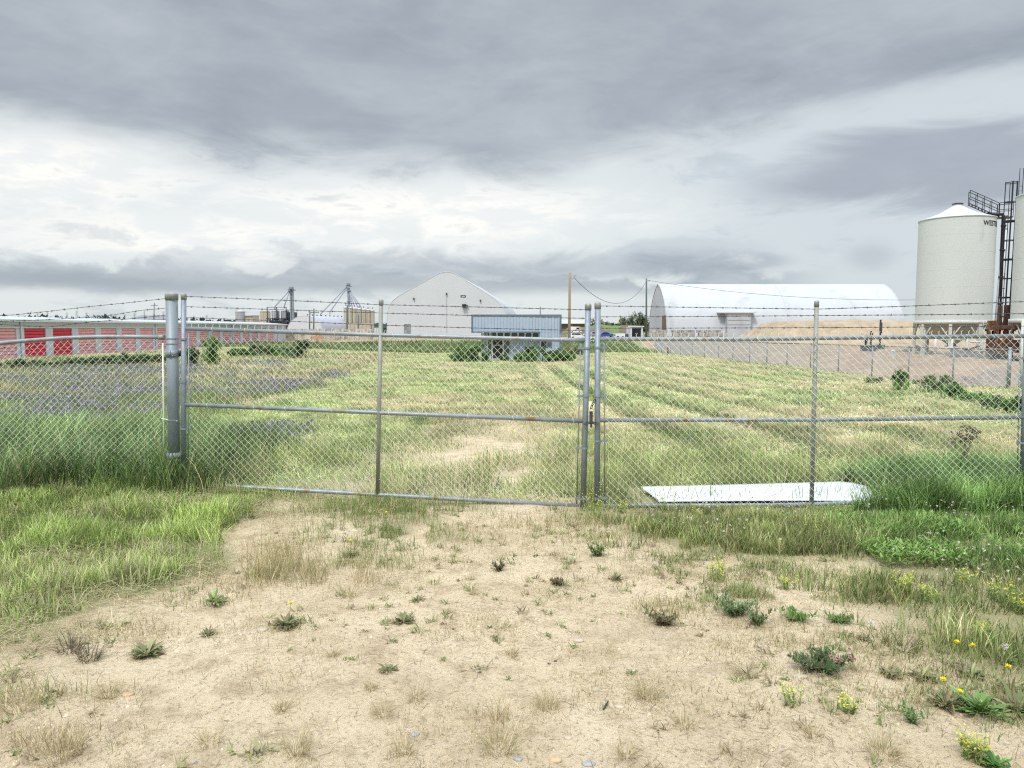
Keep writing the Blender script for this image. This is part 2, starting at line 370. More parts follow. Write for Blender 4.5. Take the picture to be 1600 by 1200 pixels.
M['panelw'] = solid('white_plastic_sheet', (.76, .78, .81), .4, 0, .03, 2, c2=(.50, .48, .40), thr=(.60, .80, 4))
M['rock'] = solid('pale_field_stone', (.46, .39, .29), .9, 0, .2, 9, bump=.3, bscale=30)
M['rock_or'] = solid('orange_stone', (.50, .36, .22), .9, 0, .25, 12, bump=.3)
M['rock_bl'] = solid('blue_grey_stone', (.32, .32, .32), .8, 0, .2, 12, bump=.3)
M['stick'] = solid('dark_stick', (.05, .045, .05), .8, 0, .3, 10)
M['carwhite'] = solid('white_car_paint', (.72, .74, .76), .25, 0, .02, 1, coat=.4)
M['carblue'] = solid('blue_car_paint', (.02, .06, .42), .25, 0, .05, 1, coat=.4)
M['carsilver'] = solid('silver_car_paint', (.42, .47, .55), .25, .4, .03, 1, coat=.4)
M['tyre'] = solid('tyre_rubber', (.02, .02, .022), .9, 0, .2, 8)
M['rim'] = solid('wheel_rim', (.4, .42, .44), .35, .7, .1, 8)
M['lamp'] = solid('lamp_lens', (.7, .72, .72), .15, 0, .05, 8)
M['bark'] = solid('bark', (.09, .07, .05), .95, 0, .3, 8)
M['asphalt_shingle'] = solid('grey_roof', (.20, .21, .23), .8, 0, .1, .6)
M['siding_tan'] = solid('brown_siding', (.16, .11, .08), .8, 0, .1, .6)
M['orange'] = solid('orange_barrier', (.55, .26, .16), .6, 0, .1, 2)
M['block'] = solid('grey_concrete_block', (.38, .37, .33), .9, 0, .3, 1.6, c2=(.14, .13, .11), thr=(.55, .68, 2.2), bump=.3, bscale=5)
M['green_poly'] = solid('green_bin_paint', (.04, .11, .09), .6, 0, .15, 1)

# ------------------------------------------------------------------ ground
def ground_material():
    m, nt, b = newmat('ground_soil'); N = nt.nodes; L = nt.links
    b.inputs['Roughness'].default_value = .95; b.inputs['Specular IOR Level'].default_value = .15
    a = N.new('ShaderNodeAttribute'); a.attribute_name = 'Col'; sp = N.new('ShaderNodeSeparateColor'); L.new(a.outputs['Color'], sp.inputs[0])
    tc = N.new('ShaderNodeTexCoord')
    def noise(sc, det=6, rg=.6, st=None, dist=0.0):
        n = N.new('ShaderNodeTexNoise'); n.inputs['Scale'].default_value = sc; n.inputs['Detail'].default_value = det; n.inputs['Roughness'].default_value = rg; n.inputs['Distortion'].default_value = dist
        if st:
            mp = N.new('ShaderNodeMapping'); L.new(tc.outputs['Object'], mp.inputs[0]); mp.inputs['Scale'].default_value = st; L.new(mp.outputs[0], n.inputs[0])
        else: L.new(tc.outputs['Object'], n.inputs[0])
        return n.outputs[0]
    def ramp(f, stops):
        r = N.new('ShaderNodeValToRGB'); L.new(f, r.inputs[0]); e = r.color_ramp.elements
        while len(e) < len(stops): e.new(.5)
        for k, (p, c) in enumerate(stops): e[k].position = p; e[k].color = (*c, 1)
        return r.outputs[0]
    def mix(f, A, B, mode='MIX'):
        n = N.new('ShaderNodeMix'); n.data_type = 'RGBA'; n.blend_type = mode
        if isinstance(f, float): n.inputs[0].default_value = f
        else: L.new(f, n.inputs[0])
        for s, v in ((n.inputs[6], A), (n.inputs[7], B)):
            if isinstance(v, tuple): s.default_value = (*v, 1)
            else: L.new(v, s)
        return n.outputs[2]
    def mr(f, lo, hi, a0=0.0, a1=1.0):
        n = N.new('ShaderNodeMapRange'); L.new(f, n.inputs[0]); n.inputs[1].default_value = lo; n.inputs[2].default_value = hi; n.inputs[3].default_value = a0; n.inputs[4].default_value = a1; return n.outputs[0]
    def mul(A, B):
        n = N.new('ShaderNodeMath'); n.operation = 'MULTIPLY'; L.new(A, n.inputs[0])
        if isinstance(B, float): n.inputs[1].default_value = B
        else: L.new(B, n.inputs[1])
        return n.outputs[0]
    big = noise(.9, 6, .6); mid = noise(5, 7, .65); fine = noise(45, 6, .75); grit = noise(170, 4, .8)
    sand = ramp(big, [(.25, (.52, .415, .27)), (.5, (.66, .54, .365)), (.75, (.76, .64, .45))])
    sand = mix(mr(mid, .48, .72), sand, (.42, .32, .20)); sand = mix(mul(mr(fine, .53, .66), .7), sand, (.27, .20, .12))
    sand = mix(mul(mr(fine, .46, .30), .6), sand, (.72, .62, .45))
    # pebbles of several tones
    v = N.new('ShaderNodeTexVoronoi'); L.new(tc.outputs['Object'], v.inputs[0]); v.inputs['Scale'].default_value = 42; v.inputs['Randomness'].default_value = 1
    peb = mul(mr(v.outputs['Distance'], .26, .20), mr(noise(7, 3), .50, .56))
    pc = N.new('ShaderNodeSeparateColor'); L.new(v.outputs['Color'], pc.inputs[0])
    sand = mix(mul(peb, .75), sand, ramp(pc.outputs[0], [(.1, (.26, .20, .15)), (.5, (.56, .46, .34)), (.9, (.70, .62, .50))]))
    # thatch/litter under grass
    field = ramp(noise(1.3, 7, .7), [(.3, (.20, .23, .09)), (.52, (.34, .365, .155)), (.72, (.44, .42, .22))])
    st1 = noise(3.2, 7, .7, (1, .22, 1), .5)
    field = mix(mr(st1, .50, .66), field, (.46, .45, .24)); field = mix(mr(st1, .46, .34), field, (.23, .28, .10))
    field = mix(mul(mr(fine, .5, .7), .5), field, (.12, .13, .05))
    litter = ramp(noise(14, 7, .75, (1, 1, 1), .8), [(.3, (.12, .12, .05)), (.55, (.28, .26, .13)), (.75, (.44, .38, .22))])
    yard = ramp(noise(.5, 8, .7), [(.3, (.27, .19, .13)), (.5, (.38, .28, .195)), (.7, (.48, .375, .27))])
    yard = mix(mul(mr(noise(2.4, 8, .75), .5, .68), .7), yard, (.24, .19, .15))
    rough = ramp(noise(.9, 8, .75), [(.3, (.10, .15, .05)), (.55, (.18, .24, .09)), (.75, (.32, .29, .17))])
    dry = N.new('ShaderNodeAttribute'); dry.attribute_name = 'Dry'; dsp = N.new('ShaderNodeSeparateColor'); L.new(dry.outputs['Color'], dsp.inputs[0])
    field = mix(dsp.outputs[0], field, (.42, .35, .21)); field = mix(dsp.outputs[1], field, (.17, .215, .08)); field = mix(mul(dsp.outputs[2], mr(mid, .4, .55)), field, (.28, .25, .34))
    c = mix(sp.outputs[0], field, mix(mr(mid, .42, .58), litter, sand))
    sm = N.new('ShaderNodeMath'); sm.operation = 'POWER'; L.new(sp.outputs[0], sm.inputs[0]); sm.inputs[1].default_value = 1.4
    c = mix(sm.outputs[0], c, sand); c = mix(sp.outputs[1], c, yard); c = mix(sp.outputs[2], c, rough)
    L.new(c, b.inputs['Base Color'])
    bp = N.new('ShaderNodeBump'); bp.inputs['Strength'].default_value = 1.0; bp.inputs['Distance'].default_value = .026
    ad = N.new('ShaderNodeMath'); ad.operation = 'ADD'; L.new(mid, ad.inputs[0]); L.new(mul(fine, .7), ad.inputs[1])
    ad2 = N.new('ShaderNodeMath'); ad2.operation = 'ADD'; L.new(ad.outputs[0], ad2.inputs[0]); L.new(mul(grit, .25), ad2.inputs[1])
    L.new(ad2.outputs[0], bp.inputs['Height']); L.new(bp.outputs[0], b.inputs['Normal'])
    return m
def dry_masks(x, y):
    """R straw-coloured zones, G deep green zones, B purple vetch zones (real plant cover but for the shade tone under near grass; used for soil and blades alike)"""
    x = np.asarray(x, float); y = np.asarray(y, float)
    s, me, yd, ro = masks(x, y)
    straw = sst(fbm(x*.35+5, y*.16+1), .47, .62)*sst(y, 8, 11)*.8
    straw = np.maximum(straw, .7*np.exp(-((x-4)/5)**2-((y-14)/5)**2)*sst(fbm(x*.8, y*.5+9), .35, .6))
    straw = np.maximum(straw, .75*sst(x, 3, 8)*sst(y, 14, 28)*(1-sst(y, 75, 95))*sst(fbm(x*.5+2, y*.22+3), .38, .56))
    straw = np.maximum(straw, .85*np.exp(-((x-.1-.012*y)/(1.1+.02*y))**2)*sst(y, 8, 10)*(1-sst(y, 45, 66))*sst(fbm(x*1.1+12, y*.45+3), .34, .55))
    straw = np.maximum(straw, .8*me*sst(fbm(x*.12+3, y*.08+7), .42, .58)*sst(y, 20, 30))
    deep = sst(fbm(x*.5+25, y*.35+11), .52, .66)*.6
    deep = np.maximum(deep, me*(1-sst(y, 14, 22))*.9)
    rw = np.sin(x*2*np.pi/1.9+1.5*fbm(x*.2, y*.1)); rowk = sst(x, .4, 2.2)*sst(y, 8.5, 11)*(1-sst(y, 40, 75))*(1-me)
    deep = np.maximum(deep, rowk*sst(-rw, .1, .8)*sst(fbm(x*.8+6, y*.22), .22, .42))
    fur = sst(fbm(x*2.4+13, y*.5+4), .56, .70)*(1-me)*sst(y, 8, 10)*(1-sst(y, 60, 90)); deep = np.maximum(deep, fur*.9)
    nearv = (1-sst(y, 7.0, 7.8)); straw = np.maximum(straw, .8*nearv); deep = np.maximum(deep, .22*nearv)  # near soil darkened under the grass for depth, shade put into colour
    vet = me*sst(fbm(x*.30+60, y*.13+20), .47, .56)*sst(y, 11, 15)*(1-sst(y, 46, 52))
    clump = lambda cx, cy, rx, ry: np.exp(-((x-cx)/rx)**2-((y-cy)/ry)**2)
    hand = np.zeros_like(x)
    for (px, py, rx, ry) in VCL:
        gx, gy = gpt(px, py); hand = np.maximum(hand, sst(clump(gx, gy, rx, ry)+(fbm(x*1.2+gx, y*.8)-.5)*.5, .35, .6))
    vet = np.maximum(vet, hand)
    return straw*(1-vet), deep, vet
VCL = [(455, 600, 2.0, 2.2), (395, 606, 1.7, 1.6), (410, 568, 2.8, 2.8), (350, 592, .9, 1.4), (325, 612, .9, 1.0), (30, 596, 3.6, 3.2), (145, 604, 3.2, 3.2), (225, 614, 2.0, 2.2), (240, 578, 4, 4),
       (450, 690, .45, .8), (400, 700, .6, .8), (430, 715, .45, .5), (110, 640, .9, 1.4), (215, 650, .6, .9), (588, 550, 1.6, 3)]
def build_ground():
    radii = np.concatenate([[0.0], np.geomspace(.5, 9000, 470)])
    fr = np.linspace(R(-50), R(50), 460); bk = np.linspace(R(50), R(310), 60)[1:-1]
    ang = np.concatenate([fr, bk]); na = len(ang)
    A, Rr = np.meshgrid(ang, radii[1:]); X = (Rr*np.sin(A)).ravel(); Y = (Rr*np.cos(A)).ravel()
    X = np.append(X, 0.0); Y = np.append(Y, 0.0); Z = T(X, Y)
    nr = len(radii)-1; ctr = nr*na
    i = np.arange(nr-1)[:, None]*na; j = np.arange(na)[None, :]; jn = (j+1) % na
    q = np.stack([i+j, i+na+j, i+na+jn, i+jn], -1).reshape(-1, 4)[:, ::-1]
    tri = np.stack([np.full(na, ctr), np.arange(na), (np.arange(na)+1) % na], -1)[:, ::-1]
    loops = np.concatenate([q.ravel(), tri.ravel()]); starts = np.concatenate([np.arange(len(q))*4, len(q)*4+np.arange(na)*3])
    s, me, yd, ro = masks(X, Y)
    o = np_mesh('ground', np.stack([X, Y, Z], 1), loops, starts, None, np.stack([s, yd, ro], 1), ground_material(), smooth=True)
    st, dp, vt = dry_masks(X, Y)
    at_ = o.data.color_attributes.new('Dry', 'FLOAT_COLOR', 'POINT'); c = np.ones((len(X), 4), np.float32); c[:, 0] = st; c[:, 1] = dp; c[:, 2] = vt; at_.data.foreach_set('color', c.ravel())
    tag(o, kind='structure')
build_ground()

# ------------------------------------------------------------------ grass blades
def cc(x, y, k=3.0, a=1.5):
    return np.exp((fbm(x*k+31, y*k*.8+7, 3)-.5)*a)[:, None]
def blades(x, y, z, h, w, head, lean, curl, col, tipcol=None, seg=2, shape=None):
    """curved tapered strips; lean = tilt of the base from upright (rad), curl = extra tilt at the tip"""
    n = len(x); hx, hy = np.cos(head), np.sin(head); sx, sy = -hy, hx
    tw = RNG.random(n)*np.pi; sx, sy = np.cos(head+np.pi/2+(tw-1.5)*.6), np.sin(head+np.pi/2+(tw-1.5)*.6)
    V = []; C = []; cx = x.copy(); cy = y.copy(); cz = z.copy(); tl = lean.copy()
    ws = shape or ([1, .8, .0] if seg == 2 else [1, .9, .65, 0])
    tipcol = col if tipcol is None else tipcol
    for k in range(seg+1):
        if k:
            st = h/seg; cx = cx+np.sin(tl)*hx*st; cy = cy+np.sin(tl)*hy*st; cz = cz+np.cos(tl)*st; tl = tl+curl/seg
        f = k/seg; cc = col*(1-f)+tipcol*f  # grass callers pass dark feet and light tips: shade put into the colour
        if k < seg:
            V.append(np.stack([cx-sx*w*ws[k]*.5, cy-sy*w*ws[k]*.5, cz], 1)); V.append(np.stack([cx+sx*w*ws[k]*.5, cy+sy*w*ws[k]*.5, cz], 1)); C += [cc, cc]
        else: V.append(np.stack([cx, cy, cz], 1)); C.append(cc)
    nv = len(V); V = np.stack(V, 1).reshape(-1, 3); C = np.stack(C, 1).reshape(-1, 3)
    b = np.arange(n)*nv; faces = []
    for k in range(seg-1): faces.append(np.stack([b+2*k, b+2*k+1, b+2*k+3, b+2*k+2], 1))
    quads = np.stack(faces, 1).reshape(-1, 4); k = seg-1; tri = np.stack([b+2*k, b+2*k+1, b+2*k+2], 1)
    return V, quads, tri, C
class Acc:
    def __init__(s): s.V = []; s.Q = []; s.T = []; s.C = []; s.n = 0
    def add(s, V, Q, Tt, C):
        s.V.append(V); s.C.append(C)
        if len(Q): s.Q.append(Q+s.n)
        if len(Tt): s.T.append(Tt+s.n)
        s.n += len(V)
    def build(s, name, mat, parent=None, label=None, kind=None, origin=None):
        V = np.concatenate(s.V); C = np.clip(np.concatenate(s.C), 0, 1)
        if origin is not None: V = V-np.array(origin)
        Q = np.concatenate(s.Q) if s.Q else np.zeros((0, 4), int); Tt = np.concatenate(s.T) if s.T else np.zeros((0, 3), int)
        loops = np.concatenate([Q.ravel(), Tt.ravel()]); st = np.concatenate([np.arange(len(Q))*4, len(Q)*4+np.arange(len(Tt))*3])
        o = np_mesh(name, V, loops, st, None, C, mat, parent); tag(o, label, kind=kind)
        return o
def rgb(*c): return np.array(c, float)
def pick(n, pal, wts=None):
    pal = np.array(pal); i = RNG.choice(len(pal), n, p=wts); return pal[i]
def wedge(n, y0, y1, p, margin=1.0, side=.74):
    """points in the view wedge, row density ~ Y^-p"""
    u = RNG.random(n); q = (1-p) or 1e-4; Y = (y0**q+(y1**q-y0**q)*u)**(1/q); X = (RNG.random(n)*2-1)*(side*Y+margin); return X, Y
def var(n, s): return np.exp(RNG.normal(0, s, (n, 1)))
GREEN = [(.15, .23, .06), (.20, .29, .08), (.25, .34, .10), (.12, .19, .055)]
LUSH = [(.32, .42, .11), (.40, .50, .15), (.24, .35, .08), (.50, .53, .22), (.20, .30, .08)]
DEEP = [(.085, .145, .045), (.11, .18, .055), (.14, .22, .065), (.08, .13, .045), (.22, .29, .11)]
HAY = [(.52, .51, .28), (.60, .58, .35), (.45, .47, .22), (.52, .46, .28), (.40, .44, .19)]
STRAW = [(.56, .46, .26), (.48, .38, .22), (.64, .54, .34), (.40, .31, .18)]
OLIVE = [(.30, .33, .13), (.37, .38, .17), (.24, .28, .12), (.42, .39, .20)]

def grass_all():
    # 1. tall meadow grass by the left fence post and behind the left fence
    A = Acc(); n = 150000; X, Y = wedge(n, 6.8, 26, 1.0, 2.5)
    tall = sst(XM(Y)-X+(fbm(X*1.3, Y*1.3)-.5)*1.2, -.1, .4)*(1-sst(Y, 13, 26)*.75)
    line = 7.25+.9*(fbm(X*1.4+7, Y*0)-.5)+.25*sst(X, -3.2, -2.0)
    tall = tall*sst(Y-line, -.12, .06)*np.where(Y < 7.9, sst(-X, 2.5, 3.1), sst(-X, 1.5, 2.3))
    k = RNG.random(n) < tall; X, Y = X[k], Y[k]; n = len(X)
    cl = fbm(X*2.2+3, Y*2.2); H = (.24+.50*cl)*np.interp(Y, [7, 9, 12, 20], [1.0, 1.0, .72, .5])*np.interp(X, [-3.2, -1.8], [1, .62])*(.7+.6*RNG.random(n))
    # lower fringe spills forward
    col = pick(n, DEEP)*var(n, .22)*(1+.9*(cl[:, None]-.5)); col = col*np.interp(Y, [7, 10, 14, 25], [1, 1.1, 1.3, 1.5])[:, None]
    dry = RNG.random(n) < .06+.10*sst(Y, 12, 20); col[dry] = pick(dry.sum(), STRAW)*.8
    w = .0072*(Y/7)**.8*(.6+.8*RNG.random(n)); col = col*cc(X, Y, 3.2, 2.0)
    A.add(*blades(X, Y, T(X, Y)-.01, H, w, RNG.random(n)*6.28, RNG.random(n)*.40, .25+RNG.random(n)*1.3, col*.50, col*1.45, 3))  # feet darkened, tips lightened: shade and light painted into the blades
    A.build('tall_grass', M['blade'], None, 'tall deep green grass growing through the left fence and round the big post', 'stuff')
    # 2. meadow further back
    A = Acc(); n = 150000; X, Y = wedge(n, 11, 100, 1.35, 3)
    s, me, yd, ro = masks(X, Y); st, dp, vt = dry_masks(X, Y)
    k = RNG.random(n) < me*(1-yd); X, Y, st, vt = X[k], Y[k], st[k], vt[k]; n = len(X)
    col = pick(n, OLIVE+[(.16, .24, .08), (.20, .28, .10)])*var(n, .2); r = RNG.random(n); i = r < st*.75; col[i] = pick(i.sum(), STRAW)*.9
    cl = fbm(X*.5, Y*.3); H = (.16+.26*cl)*(.6+.8*RNG.random(n))
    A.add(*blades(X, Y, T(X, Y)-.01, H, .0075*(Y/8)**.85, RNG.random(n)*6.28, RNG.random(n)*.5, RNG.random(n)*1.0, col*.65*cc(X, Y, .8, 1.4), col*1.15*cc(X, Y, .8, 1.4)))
    A.build('meadow_grass', M['blade'], None, 'olive and straw coloured uncut meadow grass between the left fence and storage units', 'stuff')
    # vetch flowers
    A = Acc(); n = 260000; X, Y = wedge(n, 7.6, 75, 1.2, 3)
    st, dp, vt = dry_masks(X, Y); k = RNG.random(n) < vt*(.35+.65*sst(fbm(X*1.5+8, Y*1.5), .4, .6)); X, Y = X[k], Y[k]; n = len(X)
    gh = .12+.26*fbm(X*1.1, Y*1.1+4); z = T(X, Y)
    col = pick(n, [(.30, .24, .38), (.38, .31, .47), (.23, .20, .30), (.46, .40, .53), (.16, .19, .12), (.20, .24, .13), (.24, .25, .17)])*var(n, .15)
    A.add(*blades(X, Y, z+gh*(.4+.6*RNG.random(n)), .038*(Y/9)**.55, .019*(Y/9)**.9, RNG.random(n)*6.28, RNG.random(n)*.6, RNG.random(n)*.5, col))
    gcol = pick(n, DEEP)*1.3; A.add(*blades(X, Y, z-.01, gh, .006*(Y/8)**.8, RNG.random(n)*6.28, RNG.random(n)*.5, RNG.random(n), gcol))
    A.build('vetch_flowers', M['petal'], None, 'purple vetch flowers scattered in drifts through the meadow', 'stuff')
    # 3. mown field: short stubble blades and lying hay
    A = Acc(); n = 330000; X, Y = wedge(n, 7.3, 112, 1.30, 2)
    s, me, yd, ro = masks(X, Y); st, dp, vt = dry_masks(X, Y)
    k = RNG.random(n) < (1-me)*(1-yd)*(1-ro)*(1-.95*s)*(1-.97*((X > 1.25) & (X < 3.85) & (Y < 8.15))); X, Y, st, dp, s = X[k], Y[k], st[k], dp[k], s[k]; n = len(X)
    row = .5+.5*np.sin(X*2*np.pi/1.9+1.5*fbm(X*.2, Y*.1)); rowk = sst(X, .6, 2.5); cl = fbm(X*1.4+50, Y*.9)
    hay = RNG.random(n) < np.clip((.34+.35*(cl-.5)*2+.85*rowk*(row-.45))*(1-.85*dp), .04, .9)
    col = pick(n, [(.30, .37, .12), (.37, .43, .16), (.25, .32, .10), (.45, .47, .20)])*var(n, .22); i = RNG.random(n) < dp*.85; col[i] = pick(i.sum(), GREEN)*.85
    i = RNG.random(n) < st*.8; col[i] = pick(i.sum(), STRAW)*.95
    ch = pick(n, HAY)*var(n, .12); i = RNG.random(n) < st*.8; ch[i] = pick(i.sum(), STRAW+[(.34, .26, .17)]); col[hay] = ch[hay]
    H = np.where(hay, .10+.10*RNG.random(n), (.04+.085*cl)*(.6+.8*RNG.random(n)))*(Y/10)**.18
    lean = np.where(hay, 1.1+.5*RNG.random(n), RNG.random(n)*.6); z = T(X, Y)+np.where(hay, RNG.random(n)**2*(.03+.08*cl+.05*rowk*row), -.005)
    w = np.where(hay, .0056, .0062)*(Y/8)**.92; kk = 1.22*cc(X, Y, 2.2, 1.5)*cc(X, Y, .7, 1.1)*(1+rowk*(row**1.4-.42)*.95*(1-sst(Y, 45, 80)))[:, None]; col = col*kk
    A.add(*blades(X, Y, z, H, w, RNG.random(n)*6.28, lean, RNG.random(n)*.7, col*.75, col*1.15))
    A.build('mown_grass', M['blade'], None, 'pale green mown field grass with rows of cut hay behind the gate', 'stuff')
    # longer grass close behind the gate
    A = Acc(); n = 90000; X, Y = wedge(n, 7.3, 13, 1.0, 1.5)
    s, me, yd, ro = masks(X, Y); den = sst(fbm(X*.9+70, Y*.9), .42, .6)*(1-s)*(1-me)*(1-sst(Y, 9.5, 13)); den = np.maximum(den, .9*sst(X, 1.2, 2.2)*(1-sst(Y, 8.6, 10))*(1-me))
    den = den*(1-.9*((X > 1.15) & (X < 3.75) & (Y < 8.2))); k = RNG.random(n) < den; X, Y = X[k], Y[k]; n = len(X); cl = fbm(X*3, Y*3)
    col = pick(n, [(.32, .40, .13), (.40, .46, .17), (.24, .32, .09), (.58, .52, .28), (.62, .54, .32)], [.3, .25, .2, .15, .1])*var(n, .18)
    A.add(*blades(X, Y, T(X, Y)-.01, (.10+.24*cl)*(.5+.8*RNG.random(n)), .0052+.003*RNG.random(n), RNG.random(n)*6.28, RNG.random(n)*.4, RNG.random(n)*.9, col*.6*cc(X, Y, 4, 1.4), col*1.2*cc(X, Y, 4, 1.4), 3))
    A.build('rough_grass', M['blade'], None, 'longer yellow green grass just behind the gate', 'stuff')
    # 4. verge left of the drive: mown but lush, with hay litter
    A = Acc(); n = 150000; X = -6.3+RNG.random(n)*5.6; Y = 3.2+RNG.random(n)*4.5
    w1 = XL(Y)-X+((fbm(X*1.3+3, Y*1.3)-.5)*.9+(fbm(X*6, Y*6+8)-.5)*.3)*-.8; cl = fbm(X*1.7+21, Y*2.6)
    bare = sst(fbm(X*1.2+90, Y*2.2+14), .56, .66)
    k = RNG.random(n) < sst(w1, -.05, .35)*(1-.85*bare)*(.25+.9*sst(cl, .3, .6)); X, Y, cl = X[k], Y[k], cl[k]; n = len(X)
    c2 = fbm(X*2.3+5, Y*3.4+8); col = pick(n, LUSH)*var(n, .28)*(.35+1.3*c2[:, None]); i = RNG.random(n) < .10+.5*sst(fbm(X*1.1+44, Y*1.8), .5, .65); col[i] = pick(i.sum(), HAY)
    H = (.04+.19*c2)*(.5+.9*RNG.random(n))*np.where((Y > 6.7) & (X > -3.1), .45, 1); w = .0045+.0035*RNG.random(n)
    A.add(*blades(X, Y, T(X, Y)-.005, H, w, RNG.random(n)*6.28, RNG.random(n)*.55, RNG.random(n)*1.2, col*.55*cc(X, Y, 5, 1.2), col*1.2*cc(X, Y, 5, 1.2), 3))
    n = 60000; X = -6.3+RNG.random(n)*5.9; Y = 3.2+RNG.random(n)*4.6; w1 = XL(Y)-X+.35; b2 = sst(fbm(X*1.2+90, Y*2.2+14), .50, .62)
    k = RNG.random(n) < sst(w1, -.25, .3)*(.22+.78*b2); X, Y = X[k], Y[k]; n = len(X); col = pick(n, HAY+STRAW)*var(n, .15)*.9
    A.add(*blades(X, Y, T(X, Y)+.01+.06*RNG.random(n)**2, .10+.12*RNG.random(n), .0035, RNG.random(n)*6.28, 1.3+.35*RNG.random(n), RNG.random(n)*.6-.1, col))
    A.build('verge_grass', M['blade'], None, 'bright green short grass with hay litter on the left side of the drive', 'stuff')
    # 5. bank right of the drive
    A = Acc(); n = 190000; X = .2+RNG.random(n)*6.2; Y = 3.4+RNG.random(n)*4.4
    e = X-XR(Y)+((fbm(X*1.3+3, Y*1.3)-.5)*1.6+(fbm(X*5, Y*6+8)-.5)*1.0)*-1.3; cl = fbm(X*1.8+33, Y*2.2)
    k = RNG.random(n) < sst(e, -.15, .55)*(.30+.8*sst(cl, .3, .55))*(1-.65*sst(5.2-Y, 0, .8))*(1-.97*((X > 1.2) & (X < 3.8) & (Y > 7.15))); X, Y, cl = X[k], Y[k], cl[k]; n = len(X)
    right = sst(X, 2.4, 3.6)
    col = pick(n, [(.27, .33, .11), (.20, .28, .09), (.40, .40, .17), (.55, .47, .26), (.16, .24, .07)])*var(n, .25)*(.5+cl[:, None])
    i = RNG.random(n) < right*.75*sst(Y, 4.9, 5.4); col[i] = pick(i.sum(), [(.19, .32, .09), (.25, .39, .12), (.14, .25, .07)])*var(i.sum(), .25)
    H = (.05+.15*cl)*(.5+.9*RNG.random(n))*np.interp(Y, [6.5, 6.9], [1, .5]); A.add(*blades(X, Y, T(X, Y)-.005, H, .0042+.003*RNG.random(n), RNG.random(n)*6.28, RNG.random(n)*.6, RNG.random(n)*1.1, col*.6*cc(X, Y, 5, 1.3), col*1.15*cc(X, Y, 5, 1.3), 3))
    # tall clump by the right leaf
    n = 46000; X = 3.0+RNG.random(n)*4.2; Y = 6.45+RNG.random(n)*2.3; cl = fbm(X*1.6+4, Y*1.6+6)
    k = RNG.random(n) < sst(X+.7*(fbm(X*2, Y*2)-.5)-.45*(Y > 7.1), 3.1, 3.9)*sst(Y-6.5-.3*cl, 0, .3)*(1-sst(Y, 8.0, 8.7)); X, Y, cl = X[k], Y[k], cl[k]; n = len(X)
    col = pick(n, [(.17, .29, .075), (.23, .36, .11), (.12, .22, .06), (.32, .43, .17)])*var(n, .2)
    H = (.16+.48*cl)*np.interp(X, [3.1, 4.0], [.5, 1])*(.6+.6*RNG.random(n))
    A.add(*blades(X, Y, T(X, Y)-.01, H, .006+.004*RNG.random(n), RNG.random(n)*6.28, RNG.random(n)*.45, .3+RNG.random(n)*1.4, col*.5*cc(X, Y, 3.5, 1.8), col*1.35*cc(X, Y, 3.5, 1.8), 3))
    # broad soft weeds low on the bank
    n = 17000; X = 2.7+RNG.random(n)*3.4; Y = 5.3+RNG.random(n)*1.3; cl = fbm(X*2.2+1, Y*2.2+2); k = cl > .48; X, Y, cl = X[k], Y[k], cl[k]; n = len(X)
    col = pick(n, [(.20, .33, .08), (.27, .41, .12), (.15, .26, .06)])*var(n, .15)
    A.add(*blades(X, Y, T(X, Y)+.03+.12*RNG.random(n)*cl, .035+.04*RNG.random(n), .009+.010*RNG.random(n), RNG.random(n)*6.28, .5+RNG.random(n)*.8, RNG.random(n)*.8, col*.9, col*1.1, 3))
    A.build('bank_grass', M['blade'], None, 'green weedy grass on the right side of the drive under the gate', 'stuff')
    # clover heads
    A = Acc(); n = 900; X = .6+RNG.random(n)*5.6; Y = 4.6+RNG.random(n)*2.6; e = X-XR(Y); k = (RNG.random(n) < sst(e, .0, .5)*sst(fbm(X*1.5+3, Y*1.5), .42, .6)); X, Y = X[k], Y[k]; n = len(X)
    hz = .10+.10*RNG.random(n); z = T(X, Y)
    for q in range(7):
        t = RNG.random(n)*6.28; col = pick(n, [(.72, .68, .60), (.62, .52, .48), (.76, .74, .66), (.58, .42, .40)])
        A.add(*blades(X, Y, z+hz, .013+.006*RNG.random(n), .009, t, .3+RNG.random(n)*1.3, .4+0*t, col))
    A.add(*blades(X, Y, z, hz, .0025+0*hz, RNG.random(n)*6.28, RNG.random(n)*.1, 0*hz, np.tile(rgb(.14, .2, .07), (n, 1))))
    A.build('clover_flowers', M['petal'], None, 'tiny white and pink clover heads in the grass on the right bank', 'stuff')
    # 6. sparse dry wisps, straw litter and stubble over the sandy drive
    A = Acc(); n = 360000; X, Y = wedge(n, 2.2, 7.6, .6, .6)
    s, me, yd, ro = masks(X, Y); den = s*(sst(fbm(X*2.6+11, Y*2.6+3), .48, .66)*.9+.05)*(.25+.75*sst(fbm(X*9, Y*9), .42, .6)); den = den*(.35+.65*sst(Y, 3.2, 5))
    k = RNG.random(n) < (den+s*.55*sst(Y, 4.4, 6.3)*sst(fbm(X*3.1+7, Y*3.4), .42, .58)*(.45+.55*sst(X, -.3, 1.3)))*.62; X, Y = X[k], Y[k]; n = len(X)
    col = pick(n, STRAW+[(.30, .30, .14), (.40, .40, .20), (.24, .26, .12)])*var(n, .18)
    A.add(*blades(X, Y, T(X, Y)-.003, .018+.055*RNG.random(n)**1.6, .0016+.0012*RNG.random(n), RNG.random(n)*6.28, RNG.random(n)*1.2, RNG.random(n)*.9, col))
    n = 50000; X, Y = wedge(n, 2.2, 8.5, .6, .6); s, me, yd, ro = masks(X, Y); k = RNG.random(n) < s*(.25+.75*sst(fbm(X*1.7+31, Y*1.7+3), .45, .65)); X, Y = X[k], Y[k]; n = len(X)
